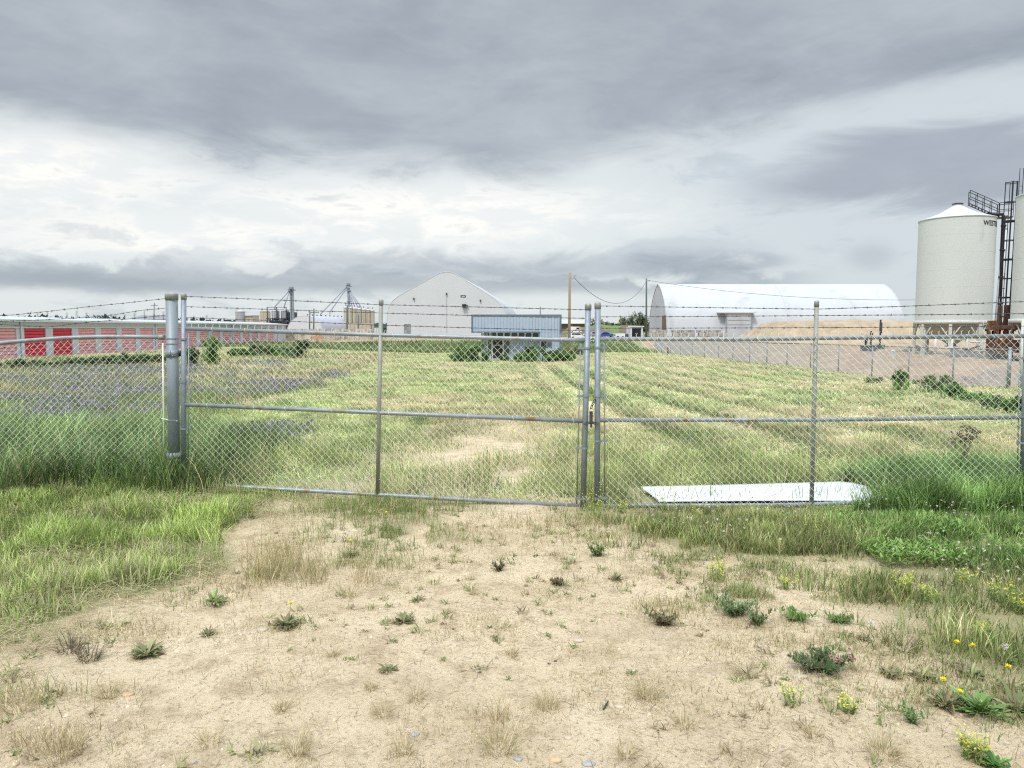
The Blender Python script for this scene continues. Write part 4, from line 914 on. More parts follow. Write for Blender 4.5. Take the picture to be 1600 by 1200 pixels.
# ------------------------------------------------------------------ small blue building
def blue():
    D = 72.0; s = D/F; g = Tz(0, D)-.06; U = lambda px: (px-800)*s; Z = lambda py: 1.75-(py-513)*s
    root = empty('blue_building', (U(807), D, g), 'small flat roofed building with pale blue metal siding and a glazed entrance', 'building')
    top = Z(494.5); fb = Z(518.7); xa, xb, xe = U(738), U(843), U(875.5); xl = U(752)
    mb = MB(); mb.box(xa, xe, D-1.2, D+7.0, fb, top); mb.build('fascia', M['blue'], root)
    mb = MB(); mb.box(xb, xe-.01, D-1.19, D+6.9, g-.3, fb-.002)
    # lower right wall left of and beside its window is one box; the window is set proud in a frame
    mb.build('wall', M['blue'], root)
    # recessed entrance wall with pieces around the glazing
    yb = D; wl = U(761); wr = U(797.5); mb = MB(); mb.box(xl, wl, yb, yb+6.8, g-.3, fb-.002); mb.box(wr, xb-.002, yb, yb+6.8, g-.3, Z(526.4)); mb.box(wl, U(768.5), yb, yb+6.8, g-.3, Z(553.5)); mb.box(U(788.5), wr, yb, yb+6.8, g-.3, Z(554)); mb.build('entrance_wall', M['blue'], root)
    mb = MB(); mb.box(wr, xb-.002, yb+.05, yb+.1, Z(526.2), fb-.003); mb.build('window', M['glass_grey'], root)
    mb = MB()
    for x in (wr, U(811), U(825), xb-.05): mb.box(x, x+.07, yb-.02, yb+.04, Z(526.2), fb-.003)
    mb.build('window_frame', M['blue_trim'], root)
    mb = MB(); mb.box(wl, wr, yb+.10, yb+.14, Z(561), fb-.003); gz = mb.build('entrance_glazing', M['glass_grey'], root)
    mb = MB()
    for x in (wl, U(767.6), U(786.2), wr-.07): mb.box(x, x+.10, yb+.0, yb+.098, Z(553.5) if x in (wl, wr-.07) else Z(562), fb-.003)
    mb.box(wl, wr, yb-.01, yb+.09, Z(526.8), Z(525.4)); mb.build('mullion', M['trimwhite'], gz)
    mb = MB(); mb.box(U(769.2), U(786.0), yb+.02, yb+.09, Z(561.6), Z(527)); dr = mb.build('door', M['trimwhite'], root)
    for (y0, y1) in ((531, 538.6), (540, 559.4)):
        mb = MB(); mb.box(U(770.5), U(784.8), yb-.01, yb+.019, Z(y1), Z(y0)); mb.build('door_pane', M['glass'], dr)
    mb = MB(); mb.box(U(785.2), U(785.8), yb-.08, yb+.01, Z(548), Z(543)); mb.build('handle', M['darkmetal'], dr)
    mb = MB(); mb.box(U(767), U(788), yb-.5, yb-.005, g-.1, g+.08); mb.build('step', M['concrete'], root)
    # window on the right part
    x0, x1 = U(830.5), U(845); x0, x1 = U(831), U(845)
    x0, x1 = U(846), U(861)
    x0, x1 = U(831.5), U(845.5)
    x0, x1 = xb+U(800+1.5), xb+U(800+16)
    x0, x1 = U(845), U(860)
    mb = MB(); mb.box(x0-.08, x1+.08, D-1.25, D-1.192, Z(542), Z(526.5)); w = mb.build('window', M['blue_trim'], root)
    for a, b in ((x0, (x0+x1)/2-.03), ((x0+x1)/2+.03, x1)):
        mb = MB(); mb.box(a, b, D-1.27, D-1.251, Z(541), Z(528)); mb.build('pane', M['glass'] if a == x0 else M['glass_grey'], w)
    # trims
    mb = MB()
    mb.box(xa-.03, xe+.03, D-1.24, D+7.03, top+.001, top+.16); mb.build('roof_cap', M['blue_trim'], root)
    mb = MB(); mb.box(xa-.02, xa+.14, D-1.23, D-1.201, fb, top); mb.box(xe-.16, xe+.02, D-1.23, D-1.201, fb-3.2, top); mb.box(xa-.021, xb, D-1.235, D-1.2015, fb-.08, fb+.05); mb.build('corner_trim', M['blue_trim'], root)
    mb = MB(); mb.tube([(U(845.2), D+2, top+.1), (U(845.2), D+2, top+1.0)], .035, 8); mb.build('vent_pipe', M['darkmetal'], root, True)
blue()

# ------------------------------------------------------------------ long white arched fabric building on the right
def quonset():
    Yr = 170.0; g = -.25; X0, X1 = at(1027, 513, Yr).x, at(1376.5, 513, Yr).x; L_ = X1-X0; hgt = 1.75+(513-444.6)*Yr/F-g
    w = 10.5; prof = []
    for k in range(37):
        t = k/36; x = -w+2*w*t; a = abs(x)/w; prof.append((x, hgt*(1-a**1.35)**.44 if a < 1 else 0.0))
    # local x -> world +Y(depth), local y -> world +X
    root = empty('fabric_arch_building', (X0, Yr, g), 'long low white arched fabric building behind the sand pile', 'building')
    n = len(prof); nl = 10; mb = MB()
    for k in range(nl+1): mb.V += [(X0+L_*k/nl, Yr+x, g+z) for x, z in prof]
    for k in range(nl):
        for i in range(n-1): a = k*n+i; mb.F.append((a, a+n, a+n+1, a+1))
    mb.build('fabric_cover', M['fabric'], root, True)
    for x_ in (X0+.1, X1-.1):
        mb = MB(); mb.add([(x_, Yr+x*.995, g+z*.995) for x, z in prof], [tuple(range(n))]); mb.build('gable', M['fabric'], root)
    mb = MB()
    for x_ in (X0, X0+L_*.51, X1): mb = MB(); mb.tube([(x_, Yr+x, g+z) for x, z in prof if x < 1], .09, 6); mb.build('edge_pipe', M['fabric'], root, True)
    # gable door
    mb = MB(); mb.box(X0-.15, X0+.12, Yr-w+1.1, Yr-w+4.6, g, 1.75-(494-513)*Yr/F); mb.build('gable_door', M['siding_tan'], root)
    # side door porch
    yf = Yr-w-.7; s = yf/F; U = lambda px: (px-800)*s; Z = lambda py: 1.75-(py-513)*s
    mb = MB(); mb.box(U(1134), U(1172), yf, yf+4.5, g, Z(489.5)); p = mb.build('porch', M['fabric'], root)
    mb = MB(); mb.box(U(1122), U(1180), yf-.35, yf+4.0, Z(489.4), Z(487.6)); mb.build('canopy', M['trimwhite'], p)
    mb = MB()
    for x in (1133.4, 1171.8): mb.box(U(x), U(x)+.22, yf-.06, yf-.002, g, Z(489.5))
    for y in (500, 507): mb.box(U(1136), U(1170), yf-.05, yf-.002, Z(y+.6), Z(y))
    mb.build('door_frame', M['tower'], p)
quonset()
def blocks():
    Yb = 152.0; s = Yb/F; U = lambda px: (px-800)*s; Z = lambda py: 1.75-(py-513)*s; g = Tz(U(1090), Yb); k = 0
    segs = [('leftmost', 1016, 1043), ('second', 1047, 1083), ('third', 1087, 1127), ('rightmost', 1176, 1196)]
    for (nm, a, b) in segs:
        mb = MB(); z = g-.1
        for r_ in range(3):
            x = U(a)+(.4 if r_ % 2 else 0)
            while x < U(b)-.5:
                ww = random.choice([.9, 1.3, 1.6]); mb.cbox((x+ww/2, Yb+random.uniform(-.06, .06), z+.33), ww-.10, .8, .60, random.uniform(-.03, .03)); x += ww
            z += .63
        o = mb.build('block_wall', M['block'], None); thing(o, (U((a+b)/2), Yb, g), nm+' section of the stacked concrete block wall in front of the long white arched building', 'wall', 'block walls along the arched building')
    for i, px in enumerate((1045.5, 1085, 1129, 1174)):
        root = MB(); root.box(U(px)-.14, U(px)+.14, Yb-.6, Yb-.3, g, Z(516)); root.box(U(px)-.22, U(px)+.22, Yb-.66, Yb-.24, g-.02, g+.12); o = root.build('bollard', M['trimwhite'], None)
        thing(o, (U(px), Yb-.45, g), ['white post at the left end of the block wall by the arched building', 'white post between second and third block wall sections', 'white post left of the white porch', 'white post right of the white porch'][i], 'post', 'white posts along the block wall')
blocks()
def sandpile():
    D = 112.0; s = D/F; cx = (1325-800)*s; n, m_ = 90, 34; V = []; x0, x1 = (1182-800)*s, (1500-800)*s; y0, y1 = D-9, D+13
    for j in range(m_+1):
        for i in range(n+1):
            x = lerp(x0, x1, i/n); y = lerp(y0, y1, j/m_); e = min((x-x0)/4.4, (x1-x)/4.4, (y-y0)/4.6, (y1-y)/4.6, 1.0)
            nz = float(fbm(x*.5, y*.5)); rid = float(fbm(x*2.2, y*.4+5)); h = 3.25*max(0, e+(nz-.5)*.35*(1 if e > 0 else 0)); h = min(h, 3.15+.5*(nz-.5)+.12*math.sin(x*1.3))+.25*(rid-.5)*min(1, e*2)
            V.append((x, y, -.36+max(-.05, h)))
    mb = MB(); W_ = n+1; mb.add(V, [(j*W_+i, j*W_+i+1, (j+1)*W_+i+1, (j+1)*W_+i) for j in range(m_) for i in range(n)])
    o = mb.build('sand_pile', M['sand_pile'], None, True); thing(o, (cx, D, -.4), 'long flat topped pile of tan sand in front of the white arched building', 'sand pile')
sandpile()

# ------------------------------------------------------------------ silos
def letters(text, size, depth=.012):
    cu = bpy.data.curves.new('lettering', 'FONT'); cu.body = text; cu.size = size; cu.extrude = depth; cu.offset = .012
    ob = bpy.data.objects.new('lettering', cu); COL.objects.link(ob); dg = bpy.context.evaluated_depsgraph_get(); me = bpy.data.meshes.new_from_object(ob.evaluated_get(dg))
    bpy.data.objects.remove(ob); bpy.data.curves.remove(cu); return me
def silo(cx, cy, r, zb, zt, label, ang_text):
    g = -.38; root = empty('grain_silo', (cx, cy, g), label, 'silo', 'white hopper silos')
    nring = 6; mb = MB(); mb.lathe((cx, cy, 0), [(r, zb), (r, zt)], 96, False); mb.build('barrel', M['silo'], root, True)
    for k in range(1, nring): b = zb+(zt-zb)*k/nring; mb = MB(); mb.lathe((cx, cy, 0), [(r+.001, b-.015), (r+.004, b-.012), (r+.004, b+.012), (r+.001, b+.015)], 96, False); mb.build('seam', M['silo'], root)
    mb = MB(); ct = zt+r*.40; mb.lathe((cx, cy, 0), [(r+.05, zt-.05), (r+.05, zt+.01), (r*.5, zt+r*.185), (.36, ct), (.33, ct+.04), (.33, ct+.16)], 64); rf = mb.build('cone_roof', M['silo_roof'], root, True)
    mb = MB(); mb.lathe((cx, cy, 0), [(.35, ct+.16), (.39, ct+.16), (.39, ct+.21), (.2, ct+.25), (.01, ct+.26)], 24); mb.build('lid', M['rust'], rf, True)
    mb = MB(); mb.lathe((cx, cy, 0), [(r+.02, zb-.16), (r+.10, zb-.16), (r+.10, zb+.10), (r+.0, zb+.10)], 64, False); mb.build('ring_beam', M['silo_leg'], root, True)
    mb = MB(); mb.lathe((cx, cy, 0), [(.32, g+.75), (.32, g+.9), (r-.08, zb-.02)], 48, False); mb.build('hopper', M['hopper'], root, True)
    mb = MB(); mb.box(cx-.4, cx+.4, cy-.4, cy+.4, g+.55, g+.76); mb.build('slide_gate', M['darkmetal'], root)
    N_ = 8
    for k in range(N_):
        t = 2*math.pi*k/N_+R(12); p = Vector((cx+math.cos(t)*(r-.02), cy+math.sin(t)*(r-.02), 0)); mb = MB(); mb.cbox((p.x, p.y, (g+zb-.16)/2), .22, .22, zb-.16-g, t); lg = mb.build('leg', M['silo_leg'], root)
        mb = MB(); mb.cbox((p.x, p.y, g+.03), .42, .42, .06, t); mb.build('foot_plate', M['silo_leg'], lg)
        for sg in (-1, 1):
            t2 = t+sg*R(17); q = Vector((cx+math.cos(t2)*(r-.05), cy+math.sin(t2)*(r-.05), zb-.18)); mb = MB(); mb.tube([(p.x, p.y, zb-1.35), q], .05, 6); mb.build('brace', M['silo_leg'], lg, True)
    mb = MB(); mb.lathe((cx, cy, 0), [(r+.5, g-.3), (r+.5, g+.001), (.01, g+.001)], 40); mb.build('pad', M['concrete'], root)
    me = letters('WESTEEL', .52)
    xs = [v.co.x for v in me.vertices]; mid = 0
    for v in me.vertices:
        a = ang_text+(v.co.x)/r; rr = r+.006+max(0, v.co.z)*.5; z = zt-.72+v.co.y; v.co = (cx+math.cos(a)*rr-cx, cy+math.sin(a)*rr-cy, z-g)
    link_mesh('lettering', me, M['black'], root)
    return root, ct
SA = (34.22, 58.07, 2.6); ZB = 2.24; ZT = 10.05
sroot, sct = silo(*SA, ZB, ZT, 'white hopper silo on legs with black lettering, its whole barrel in view', R(-80))
SB = (34.36, 46.9, 2.6)
silo(*SB, ZB, ZT, 'white hopper silo cut by the right edge of the photo, beside the tall caged ladder', R(-60))
def silo_gear():
    # roof stair and rail of silo A (pitch follows the cone), landing and down-pipe
    cx, cy, r = SA; a = R(-25); d = Vector((math.cos(a), math.sin(a), 0)); sd_ = Vector((-d.y, d.x, 0)); c = Vector((cx, cy, 0))
    hi = c+d*.75+Vector((0, 0, sct+.10)); lo = c+d*(r+.05)+Vector((0, 0, ZT+.05)); root = empty('roof_stair', tuple(lo), 'black handrailed stair lying on the cone roof of the left silo', 'stair')
    for sgn in (-1, 1):
        o = sd_*.42*sgn; mb = MB(); mb.tube([hi+o, lo+o], .035, 6); mb.build('stringer', M['black'], root)
        mb = MB()
        for h in (1.0, .52): mb.tube([hi+o+Vector((0, 0, h)), lo+o+Vector((0, 0, h))], .026, 6)
        for k in range(5): p = lerp(hi, lo, k/4)+o; mb.tube([p, p+Vector((0, 0, 1.0))], .024, 6)
        mb.build('handrail', M['black'], root)
    mb = MB()
    for k in range(10): p = lerp(hi, lo, k/9); mb.cbox(tuple(p), .12, .80, .03, a)
    mb.build('tread', M['black'], root)
    pl = empty('ladder_platform', tuple(c+d*(r+.5)+Vector((0, 0, ZT))), 'black railed landing with caged ladder down the right side of the left silo', 'ladder')
    mb = MB(); mb.cbox(tuple(c+d*(r+.5)+Vector((0, 0, ZT-.02))), .95, 1.0, .05, a); mb.build('deck', M['black'], pl)
    mb = MB(); o4 = [c+d*(r+u)+sd_*v for u, v in ((.08, -.48), (.95, -.48), (.95, .48), (.08, .48))]
    for h in (.55, 1.05): mb.tube([p+Vector((0, 0, ZT+h)) for p in o4], .024, 6)
    for p in o4: mb.tube([p+Vector((0, 0, ZT)), p+Vector((0, 0, ZT+1.05))], .024, 6)
    mb.build('guard_rail', M['black'], pl)
    mb = MB(); q = c+d*(r+.34)
    for v in (-.2, .2): mb.tube([q+sd_*v+Vector((0, 0, 1.0)), q+sd_*v+Vector((0, 0, ZT))], .022, 6)
    k = 1.2
    while k < ZT: mb.tube([q-sd_*.2+Vector((0, 0, k)), q+sd_*.2+Vector((0, 0, k))], .014, 5); k += .3
    mb.build('ladder', M['black'], pl)
    mb = MB()
    for k in range(8):
        z = 2.6+k*1.08; mb.tube([q+sd_*.26*math.cos(t)+d*(.05+.34*math.sin(t))+Vector((0, 0, z)) for t in [j*math.pi/8 for j in range(9)]], .02, 5)
    mb.build('cage_hoop', M['black'], pl)
    # fill pipe with elbow
    a2 = R(-33); d2 = Vector((math.cos(a2), math.sin(a2), 0)); q = c+d2*(r+.32); mb = MB(); mb.tube([c+d2*(r-.7)+Vector((0, 0, ZT+.28)), c+d2*(r-.1)+Vector((0, 0, ZT+.25)), q+Vector((0, 0, ZT+.20)), q+d2*.1+Vector((0, 0, ZT-.1)), q+d2*.1+Vector((0, 0, .9))], .125, 12)
    for z in (1.8, 3.6, 5.6, 7.6, 9.4): mb.lathe((q.x+d2.x*.1, q.y+d2.y*.1, z), [(.19, -.05), (.19, .05)], 12)
    o = mb.build('fill_pipe', M['black'], None, True); thing(o, (q.x, q.y, .9), 'thick black pipe bending off the left silo roof and running down its side', 'pipe')
    # white duct just right of it
    P = at(1557, 500, 56.5); mb = MB(); mb.tube([(P.x-.05, P.y, -.4), (P.x+.30, P.y, ZT-.9)], .17, 14); mb.lathe((P.x+.30, P.y, ZT-.9), [(.2, 0), (.2, .15), (.05, .25)], 14); o = mb.build('air_duct', M['silo_roof'], None, True); thing(o, (P.x, P.y, -.4), 'slim white duct standing between the black pipe and the caged tower', 'duct')
    # tall ladder tower with cage bands
    D = 51.0; s = D/F; X0 = (1565-800)*s-.30; X1 = X0+.80; z0, z1 = 2.0, 1.75+(513-289)*s; rt = empty('caged_ladder_tower', ((X0+X1)/2, D, z0), 'tall black steel tower with hoop bands between the two silos, rusty at its foot', 'tower')
    lean = -.12
    X = lambda x, z: x+lean*(z1-z)/(z1-z0)*1.0
    pts = [(X0, D), (X0+.25, D-.38), (X0+.55, D-.38), (X1, D), (X0+.55, D+.36), (X0+.25, D+.36)]
    for i, (x, y) in enumerate(pts):
        mb = MB(); mb.tube([(X(x, z0), y, z0), (x, y, z1)], .050 if i in (1, 2) else .024, 6); mb.build('upright', M['black'], rt)
    for i in range(8):
        z = z1-.05-i*1.28; 
        if z < z0: break
        mb = MB(); mb.tube([(X(x, z), y, z) for x, y in pts+pts[:1]], .055 if i % 2 == 0 and i else .028, 6); mb.build('band', M['black'], rt)
    mb = MB(); zz = z0
    while zz < z1: mb.tube([(X(X1+.06, zz), D-.1, zz), (X(X1+.30, zz), D-.1, zz)], .014, 5); zz += .32
    for o_ in (.06, .30): mb.tube([(X(X1+o_, z0), D-.1, z0), (X1+o_, D-.1, z1+.9)], .022, 6)
    mb.build('ladder', M['black'], rt)
    # handrail at the top of the right silo
    mb = MB(); cx2, cy2, r2 = SB
    for h in (.35, .75, 1.15): mb.tube([(cx2+math.cos(t)*(r2+.12-.9*(j/8)), cy2+math.sin(t)*(r2+.12-.9*(j/8)), ZT+h+.55*j/8) for j, t in [(j, R(205)-j*R(6)) for j in range(9)]], .024, 6)
    for j in range(0, 9, 2):
        t = R(205)-j*R(6); x, y = cx2+math.cos(t)*(r2+.12-.9*(j/8)), cy2+math.sin(t)*(r2+.12-.9*(j/8)); mb.tube([(x, y, ZT-.3), (x, y, ZT+1.15+.55*j/8)], .024, 6)
    o = mb.build('roof_handrail', M['black'], None); thing(o, (cx2-r2, cy2, ZT), 'black handrail curving round the roof edge of the right silo', 'handrail')
    # rusty bucket elevator body and base between the silos
    D = 50.0; s = D/F; U = lambda px: (px-800)*s; Z = lambda py: 1.75-(py-513)*s; g = -.38
    rt = empty('rusty_elevator', (U(1562), D, g), 'rust brown steel elevator body standing between the two white silos', 'machine')
    mb = MB(); mb.box(U(1557), U(1560.5), D-.1, D+.12, g+1.6, Z(478)); mb.box(U(1565.5), U(1571), D-.2, D+.05, g+1.6, Z(477)); mb.build('trunk_casing', M['rust'], rt)
    mb = MB(); mb.box(U(1540), U(1550), D-.3, D+.0, Z(514), Z(501)); mb.build('intake_box', M['rust_orange'], rt)
    for (xa, xb) in ((1539.2, 1541), (1546, 1547), (1550.2, 1551.8)):
        mb = MB(); mb.box(U(xa), U(xb), D-.36, D-.302, Z(556), Z(501.2)); mb.build('frame_post', M['rust_orange'], rt)
    mb = MB(); mb.box(U(1545), U(1573), D-.25, D+.05, Z(515), Z(511.5)); mb.box(U(1541), U(1545), D-.1, D+.1, Z(553), Z(516.2)); mb.box(U(1556), U(1559), D-.1, D+.1, Z(553), Z(516.2)); mb.box(U(1545.1), U(1574), D-.1, D+.1, Z(536), Z(532)); mb.build('boot', M['rust'], rt); mb = MB(); mb.box(U(1550), U(1566), D+.3, D+.7, Z(553), Z(516.3)); mb.build('opening_shade', M['black'], rt)  # black box behind the rusty bars stands in for shaded openings
    mb = MB(); mb.tube([(U(1566), D-.5, Z(534)), (U(1566), D-.30, Z(534))], .30, 20); mb.build('red_guard', solid('red_guard_paint', (.55, .06, .03), .6), rt, True)
    mb = MB()
    for px in (1541, 1553, 1565, 1576): mb.box(U(px)-.08, U(px)+.08, D-.30, D-.16, g, Z(516.3))
    mb.build('support_leg', M['rust'], rt)
    D2 = 45.2; rt = empty('rusty_machine', ((1597-800)*D2/F, D2, g), 'dark rusty framework under the right silo at the edge of the photo', 'machine'); s = D2/F
    U = lambda px: (px-800)*s; Z = lambda py: 1.75-(py-513)*s
    mb = MB(); mb.box(U(1590), U(1680), D2+2.2, D2+3.0, Z(553), Z(532)); mb.build('casing', M['rust'], rt)
    mb = MB(); mb.box(U(1586), U(1680), D2+2.0, D2+2.19, Z(514), Z(508)); mb.box(U(1590), U(1592.5), D2+2.0, D2+2.19, Z(553), Z(514.1)); mb.box(U(1610), U(1612.5), D2+2.0, D2+2.19, Z(553), Z(514.1)); mb.build('frame', M['rust'], rt)
    # ladders / small stand right under the left silo
    D3 = 54.0; s = D3/F; x = (1529-800)*s; lad = MB()
    for o_ in (0, .5): lad.tube([(x+o_, D3, g), (x+.25+o_, D3, 1.75+(513-503)*s)], .03, 6)
    for k in range(9): z = g+.25+k*.27; lad.tube([(x+.1*k*.28, D3, z), (x+.5+.1*k*.28, D3, z)], .018, 5)
    o = lad.build('ladder', M['silo_leg'], None); thing(o, (x, D3, g), 'pale ladder leaning under the right side of the left silo', 'ladder')
    # white piping at ground level under the left silo
    rt = empty('pipe_manifold', (SA[0]-1.6, 54.6, g), 'low white pipework with cross bars under the left silo', 'pipework')
    for (xa, xb, z, yy) in ((31.0, 33.3, .95, 54.6), (31.2, 33.0, .35, 54.4), (33.6, 36.0, .75, 54.8), (33.4, 35.6, .10, 54.5)):
        mb = MB(); mb.tube([(xa, yy, z), (xb, yy, z)], .07, 10); mb.build('cross_pipe', M['silo_leg'], rt, True)
    for x in (31.0, 32.2, 33.3, 34.4, 35.4): mb = MB(); mb.tube([(x, 54.6, g), (x, 54.6, 1.0 if x < 34 else .8)], .09, 10); mb.build('stand_pipe', M['silo_leg'], rt, True)
    mb = MB(); mb.tube([(32.6, 54.5, .35), (33.3, 54.4, .2), (34.2, 54.4, .5)], .06, 8); mb.build('rusty_pipe', M['rust'], rt, True)
    # concrete kerb, dark rubble heap
    mb = MB(); mb.box(30.6, 33.8, 53.2, 53.7, g-.1, g+.22); o = mb.build('concrete_kerb', M['concrete'], None); thing(o, (32.2, 53.4, g), 'pale concrete kerb at the front of the left silo', 'kerb')
silo_gear()
M['rubble'] = solid('dark_rubble', (.17, .15, .135), .95, 0, .5, 3, bump=.8, bscale=4)
M['scree'] = solid('brown_gravel', (.27, .22, .185), .95, 0, .3, 4, bump=.8, bscale=9)
def heap(px, py, D, rx, ry, h, name, mt, label, cat, seed=0):
    P = at(px, py, D); n = 26; V = []; z0 = Tz(P.x, D)-.15
    for j in range(n+1):
        for i in range(n+1):
            u, v = i/n*2-1, j/n*2-1; d = math.sqrt(u*u+v*v); x, y = P.x+u*rx, D+v*ry
            z = Tz(x, y)-.06+h*max(0, 1-d)*(.6+.8*float(fbm(x*2+seed, y*2)))-(.3 if d > .98 else 0); V.append((x, y, z))
    mb = MB(); W_ = n+1; mb.add(V, [(j*W_+i, j*W_+i+1, (j+1)*W_+i+1, (j+1)*W_+i) for j in range(n) for i in range(n)])
    o = mb.build(name, mt, None, False); return thing(o, (P.x, D, z0), label, cat)
heap(1505, 553, 51.5, 2.3, .9, .6, 'rubble_heap', M['rubble'], 'low heap of dark rubble along the foot of the left silo', 'rubble', 3)
heap(1560, 553, 48.5, 1.5, .8, .7, 'rubble_heap', M['rubble'], 'dark rubble heap at the foot of the rusty elevator', 'rubble', 9)
heap(1545, 590, 35, 2.6, 1.8, .75, 'gravel_heap', M['scree'], 'brown grey gravel heap right behind the yard fence corner post', 'gravel heap', 5)

# ------------------------------------------------------------------ yard fence on the right (runs away parallel to the drive)
def yard_fence():
    Xf = 21.05; Ys = [31.5, 35.5, 39.5, 43.5, 48, 52.5, 57, 61.5, 66, 71, 76, 81.5, 87, 93, 99, 105, 110]; top = lambda y: float(np.interp(y, [28, 31.5, 35.5, 45, 81, 110], [.90, .86, .80, .72, .42, -.08]))
    root = empty('yard_fence', (Xf, 31.5, Tz(Xf, 31.5)), 'long grey chain link fence along the foot of the gravel yard on the right', 'fence')
    for i, y in enumerate(Ys):
        mb = MB(); r = .075 if i == 0 else .035; mb.tube([(Xf, y, Tz(Xf, y)-.1), (Xf, y, top(y)+.03)], r, 10); mb.lathe((Xf, y, top(y)+.03), [(r+.01, -.02), (r+.01, .02), (r*.4, .06)], 10)
        mb.build('fence_post', M['galv'], root, True)
    for ya, yb in zip(Ys[:-1], Ys[1:]):
        mb = MB(); mb.tube([(Xf, ya, top(ya)), (Xf, yb, top(yb))], .024, 6); mb.build('rail', M['galv'], root, True)
        k = ya if ya < 50 else None; f1 = lambda y: Vector((Xf, y, Tz(Xf, y)+.03)); dia = .08 if ya < 45 else (.16 if ya < 60 else .30)
        mb = chainlink(lambda u: f1(lerp(ya, yb, u)), lambda u: Vector((Xf, lerp(ya, yb, u), top(lerp(ya, yb, u)))), yb-ya, dia=dia, r=.003 if ya < 45 else (.0065 if ya < 60 else .015), tips=False, nrm=(1, 0, 0)); mb.build('wire_mesh', M['tower'], root)
    # corner return going right
    mb = MB(); mb.tube([(Xf, 31.5, top(31.5)), (Xf+8, 30.3, top(31.5)-.12)], .024, 6); mb.tube([(Xf, 31.5, .35), (Xf+8, 30.3, .2)], .012, 6); mb.build('rail', M['galv'], root, True)
    mb = chainlink(lambda u: Vector((Xf+8*u, 31.5-1.2*u, Tz(Xf+8*u, 31.5-1.2*u)+.02)), lambda u: Vector((Xf+8*u, 31.5-1.2*u, .86-.12*u)), 8, dia=.08, r=.0022, tips=False); mb.build('wire_mesh', M['tower'], root)
    P = at(1598, 560, 30.9); mb = MB(); mb.tube([(P.x, P.y, Tz(P.x, P.y)-.1), (P.x, P.y, 1.75-(498-513)*P.y/F)], .11, 14); o = mb.build('yard_post', M['silo_leg'], None, True); thing(o, (P.x, P.y, Tz(P.x, P.y)), 'thick pale post at the right edge of the photo beyond the gate', 'post')
    P = at(1395, 560, 47.0); g = Tz(P.x+6, 47); x = at(1395, 560, 53.5).x; mb = MB(); mb.box(x-.14, x+.14, 53.4, 53.6, -.5, 1.75-(549-513)*53.5/F); mb.lathe((x, 53.5, 1.75-(549-513)*53.5/F), [(.16, 0), (.16, .05), (.02, .12)], 8); o = mb.build('marker_post', M['trimwhite'], None); thing(o, (x, 53.5, -.4), 'short white marker post on the dirt slope left of the silo', 'post')
    P = at(1043, 553, 88); gz = Tz(P.x, 88); mb = MB(); mb.tube([(P.x, 88, gz-.1), (P.x+.03, 88, gz+.85)], .10, 8); mb.lathe((P.x+.03, 88, gz+.85), [(.11, -.02), (.12, .03), (.03, .08)], 8); o = mb.build('wooden_post', M['rust_orange'], None, True); thing(o, (P.x, 88, gz), 'short reddish post standing at the far right end of the mown field', 'post')
    for i, (px, py0, D, h) in enumerate(((1352, 527, 70, 1.5), (1360, 527, 71, 1.9), (1374, 526, 73, 3.0))):
        x = (px-800)*D/F; mb = MB(); mb.tube([(x, D, -.4), (x, D, -.4+h)], .09, 8); mb.box(x-.35, x+.35, D-.3, D+.3, -.4, .15); mb.box(x-.12, x+.12, D-.14, D-.02, -.4+h*.55, -.4+h*.9)
        o = mb.build('utility_riser', M['darkmetal'], None); thing(o, (x, D, -.4), ['left one of three dark pipe risers in front of the sand pile', 'middle one of three dark pipe risers in front of the sand pile', 'tallest, right hand dark pipe riser in front of the sand pile'][i], 'pipe riser', 'dark pipe risers in the yard')
    heap(1430, 538, 64, 2.2, .8, .6, 'rubble_heap', M['rubble'], 'dark scrap and rubble heap left of the left silo legs', 'rubble', 12)
yard_fence()

# ------------------------------------------------------------------ poles and wires
def pole(px0, py0, px1, D, r, mt, label, cross=False, name='utility_pole'):
    P = at(px0, py0, D); g = Tz(px1*0+(px1-800)*D/F, D); root = empty(name, ((px1-800)*D/F, D, g), label, 'utility pole')
    mb = MB(); mb.tube([((px1-800)*D/F, D, g-.3), tuple(P)], [r*1.15, r*.85], 10); mb.build('shaft', mt, root, True)
    mb = MB(); mb.tube([(P.x+.02, P.y, P.z-.75), (P.x+.55, P.y, P.z-.45)], .035, 6); mb.lathe((P.x+.55, P.y, P.z-.5), [(.07, 0), (.09, .06), (.05, .12), (.08, .18), (.02, .22)], 8); mb.build('insulator', M['tower'], root)
    if cross: mb = MB(); mb.box(P.x-1.2, P.x+1.2, P.y-.16, P.y-.0, P.z-1.0, P.z-.82); mb.build('crossarm', mt, root)
    return P
p1 = pole(890.5, 426, 889, 84, .16, M['wood_pole'], 'tan wooden pole just right of the blue building')
p2 = pole(1010, 435, 1009.5, 140, .17, M['wood_grey'], 'dark grey pole left of the white arched building')
for (a, b, sag, r, lab) in ((p1+Vector((.5, 0, -.6)), p2+Vector((0, 0, -.6)), 3.4, .03, 'overhead wire sagging between the tan pole and the dark pole'), (p2+Vector((0, 0, -.3)), at(1470, 468, 120), 1.2, .03, 'overhead wire running right from the dark pole across the white arched building')):
    mb = MB(); P = [lerp(a, b, t/20) for t in range(21)]
    for i, p in enumerate(P): p.z -= sag*4*(i/20)*(1-i/20)
    if False:
        for i, p in enumerate(P): p.z += 0
    mb.tube(P, r, 5); o = mb.build('overhead_wire', M['darkmetal'], None); thing(o, tuple(a), lab, 'wire')
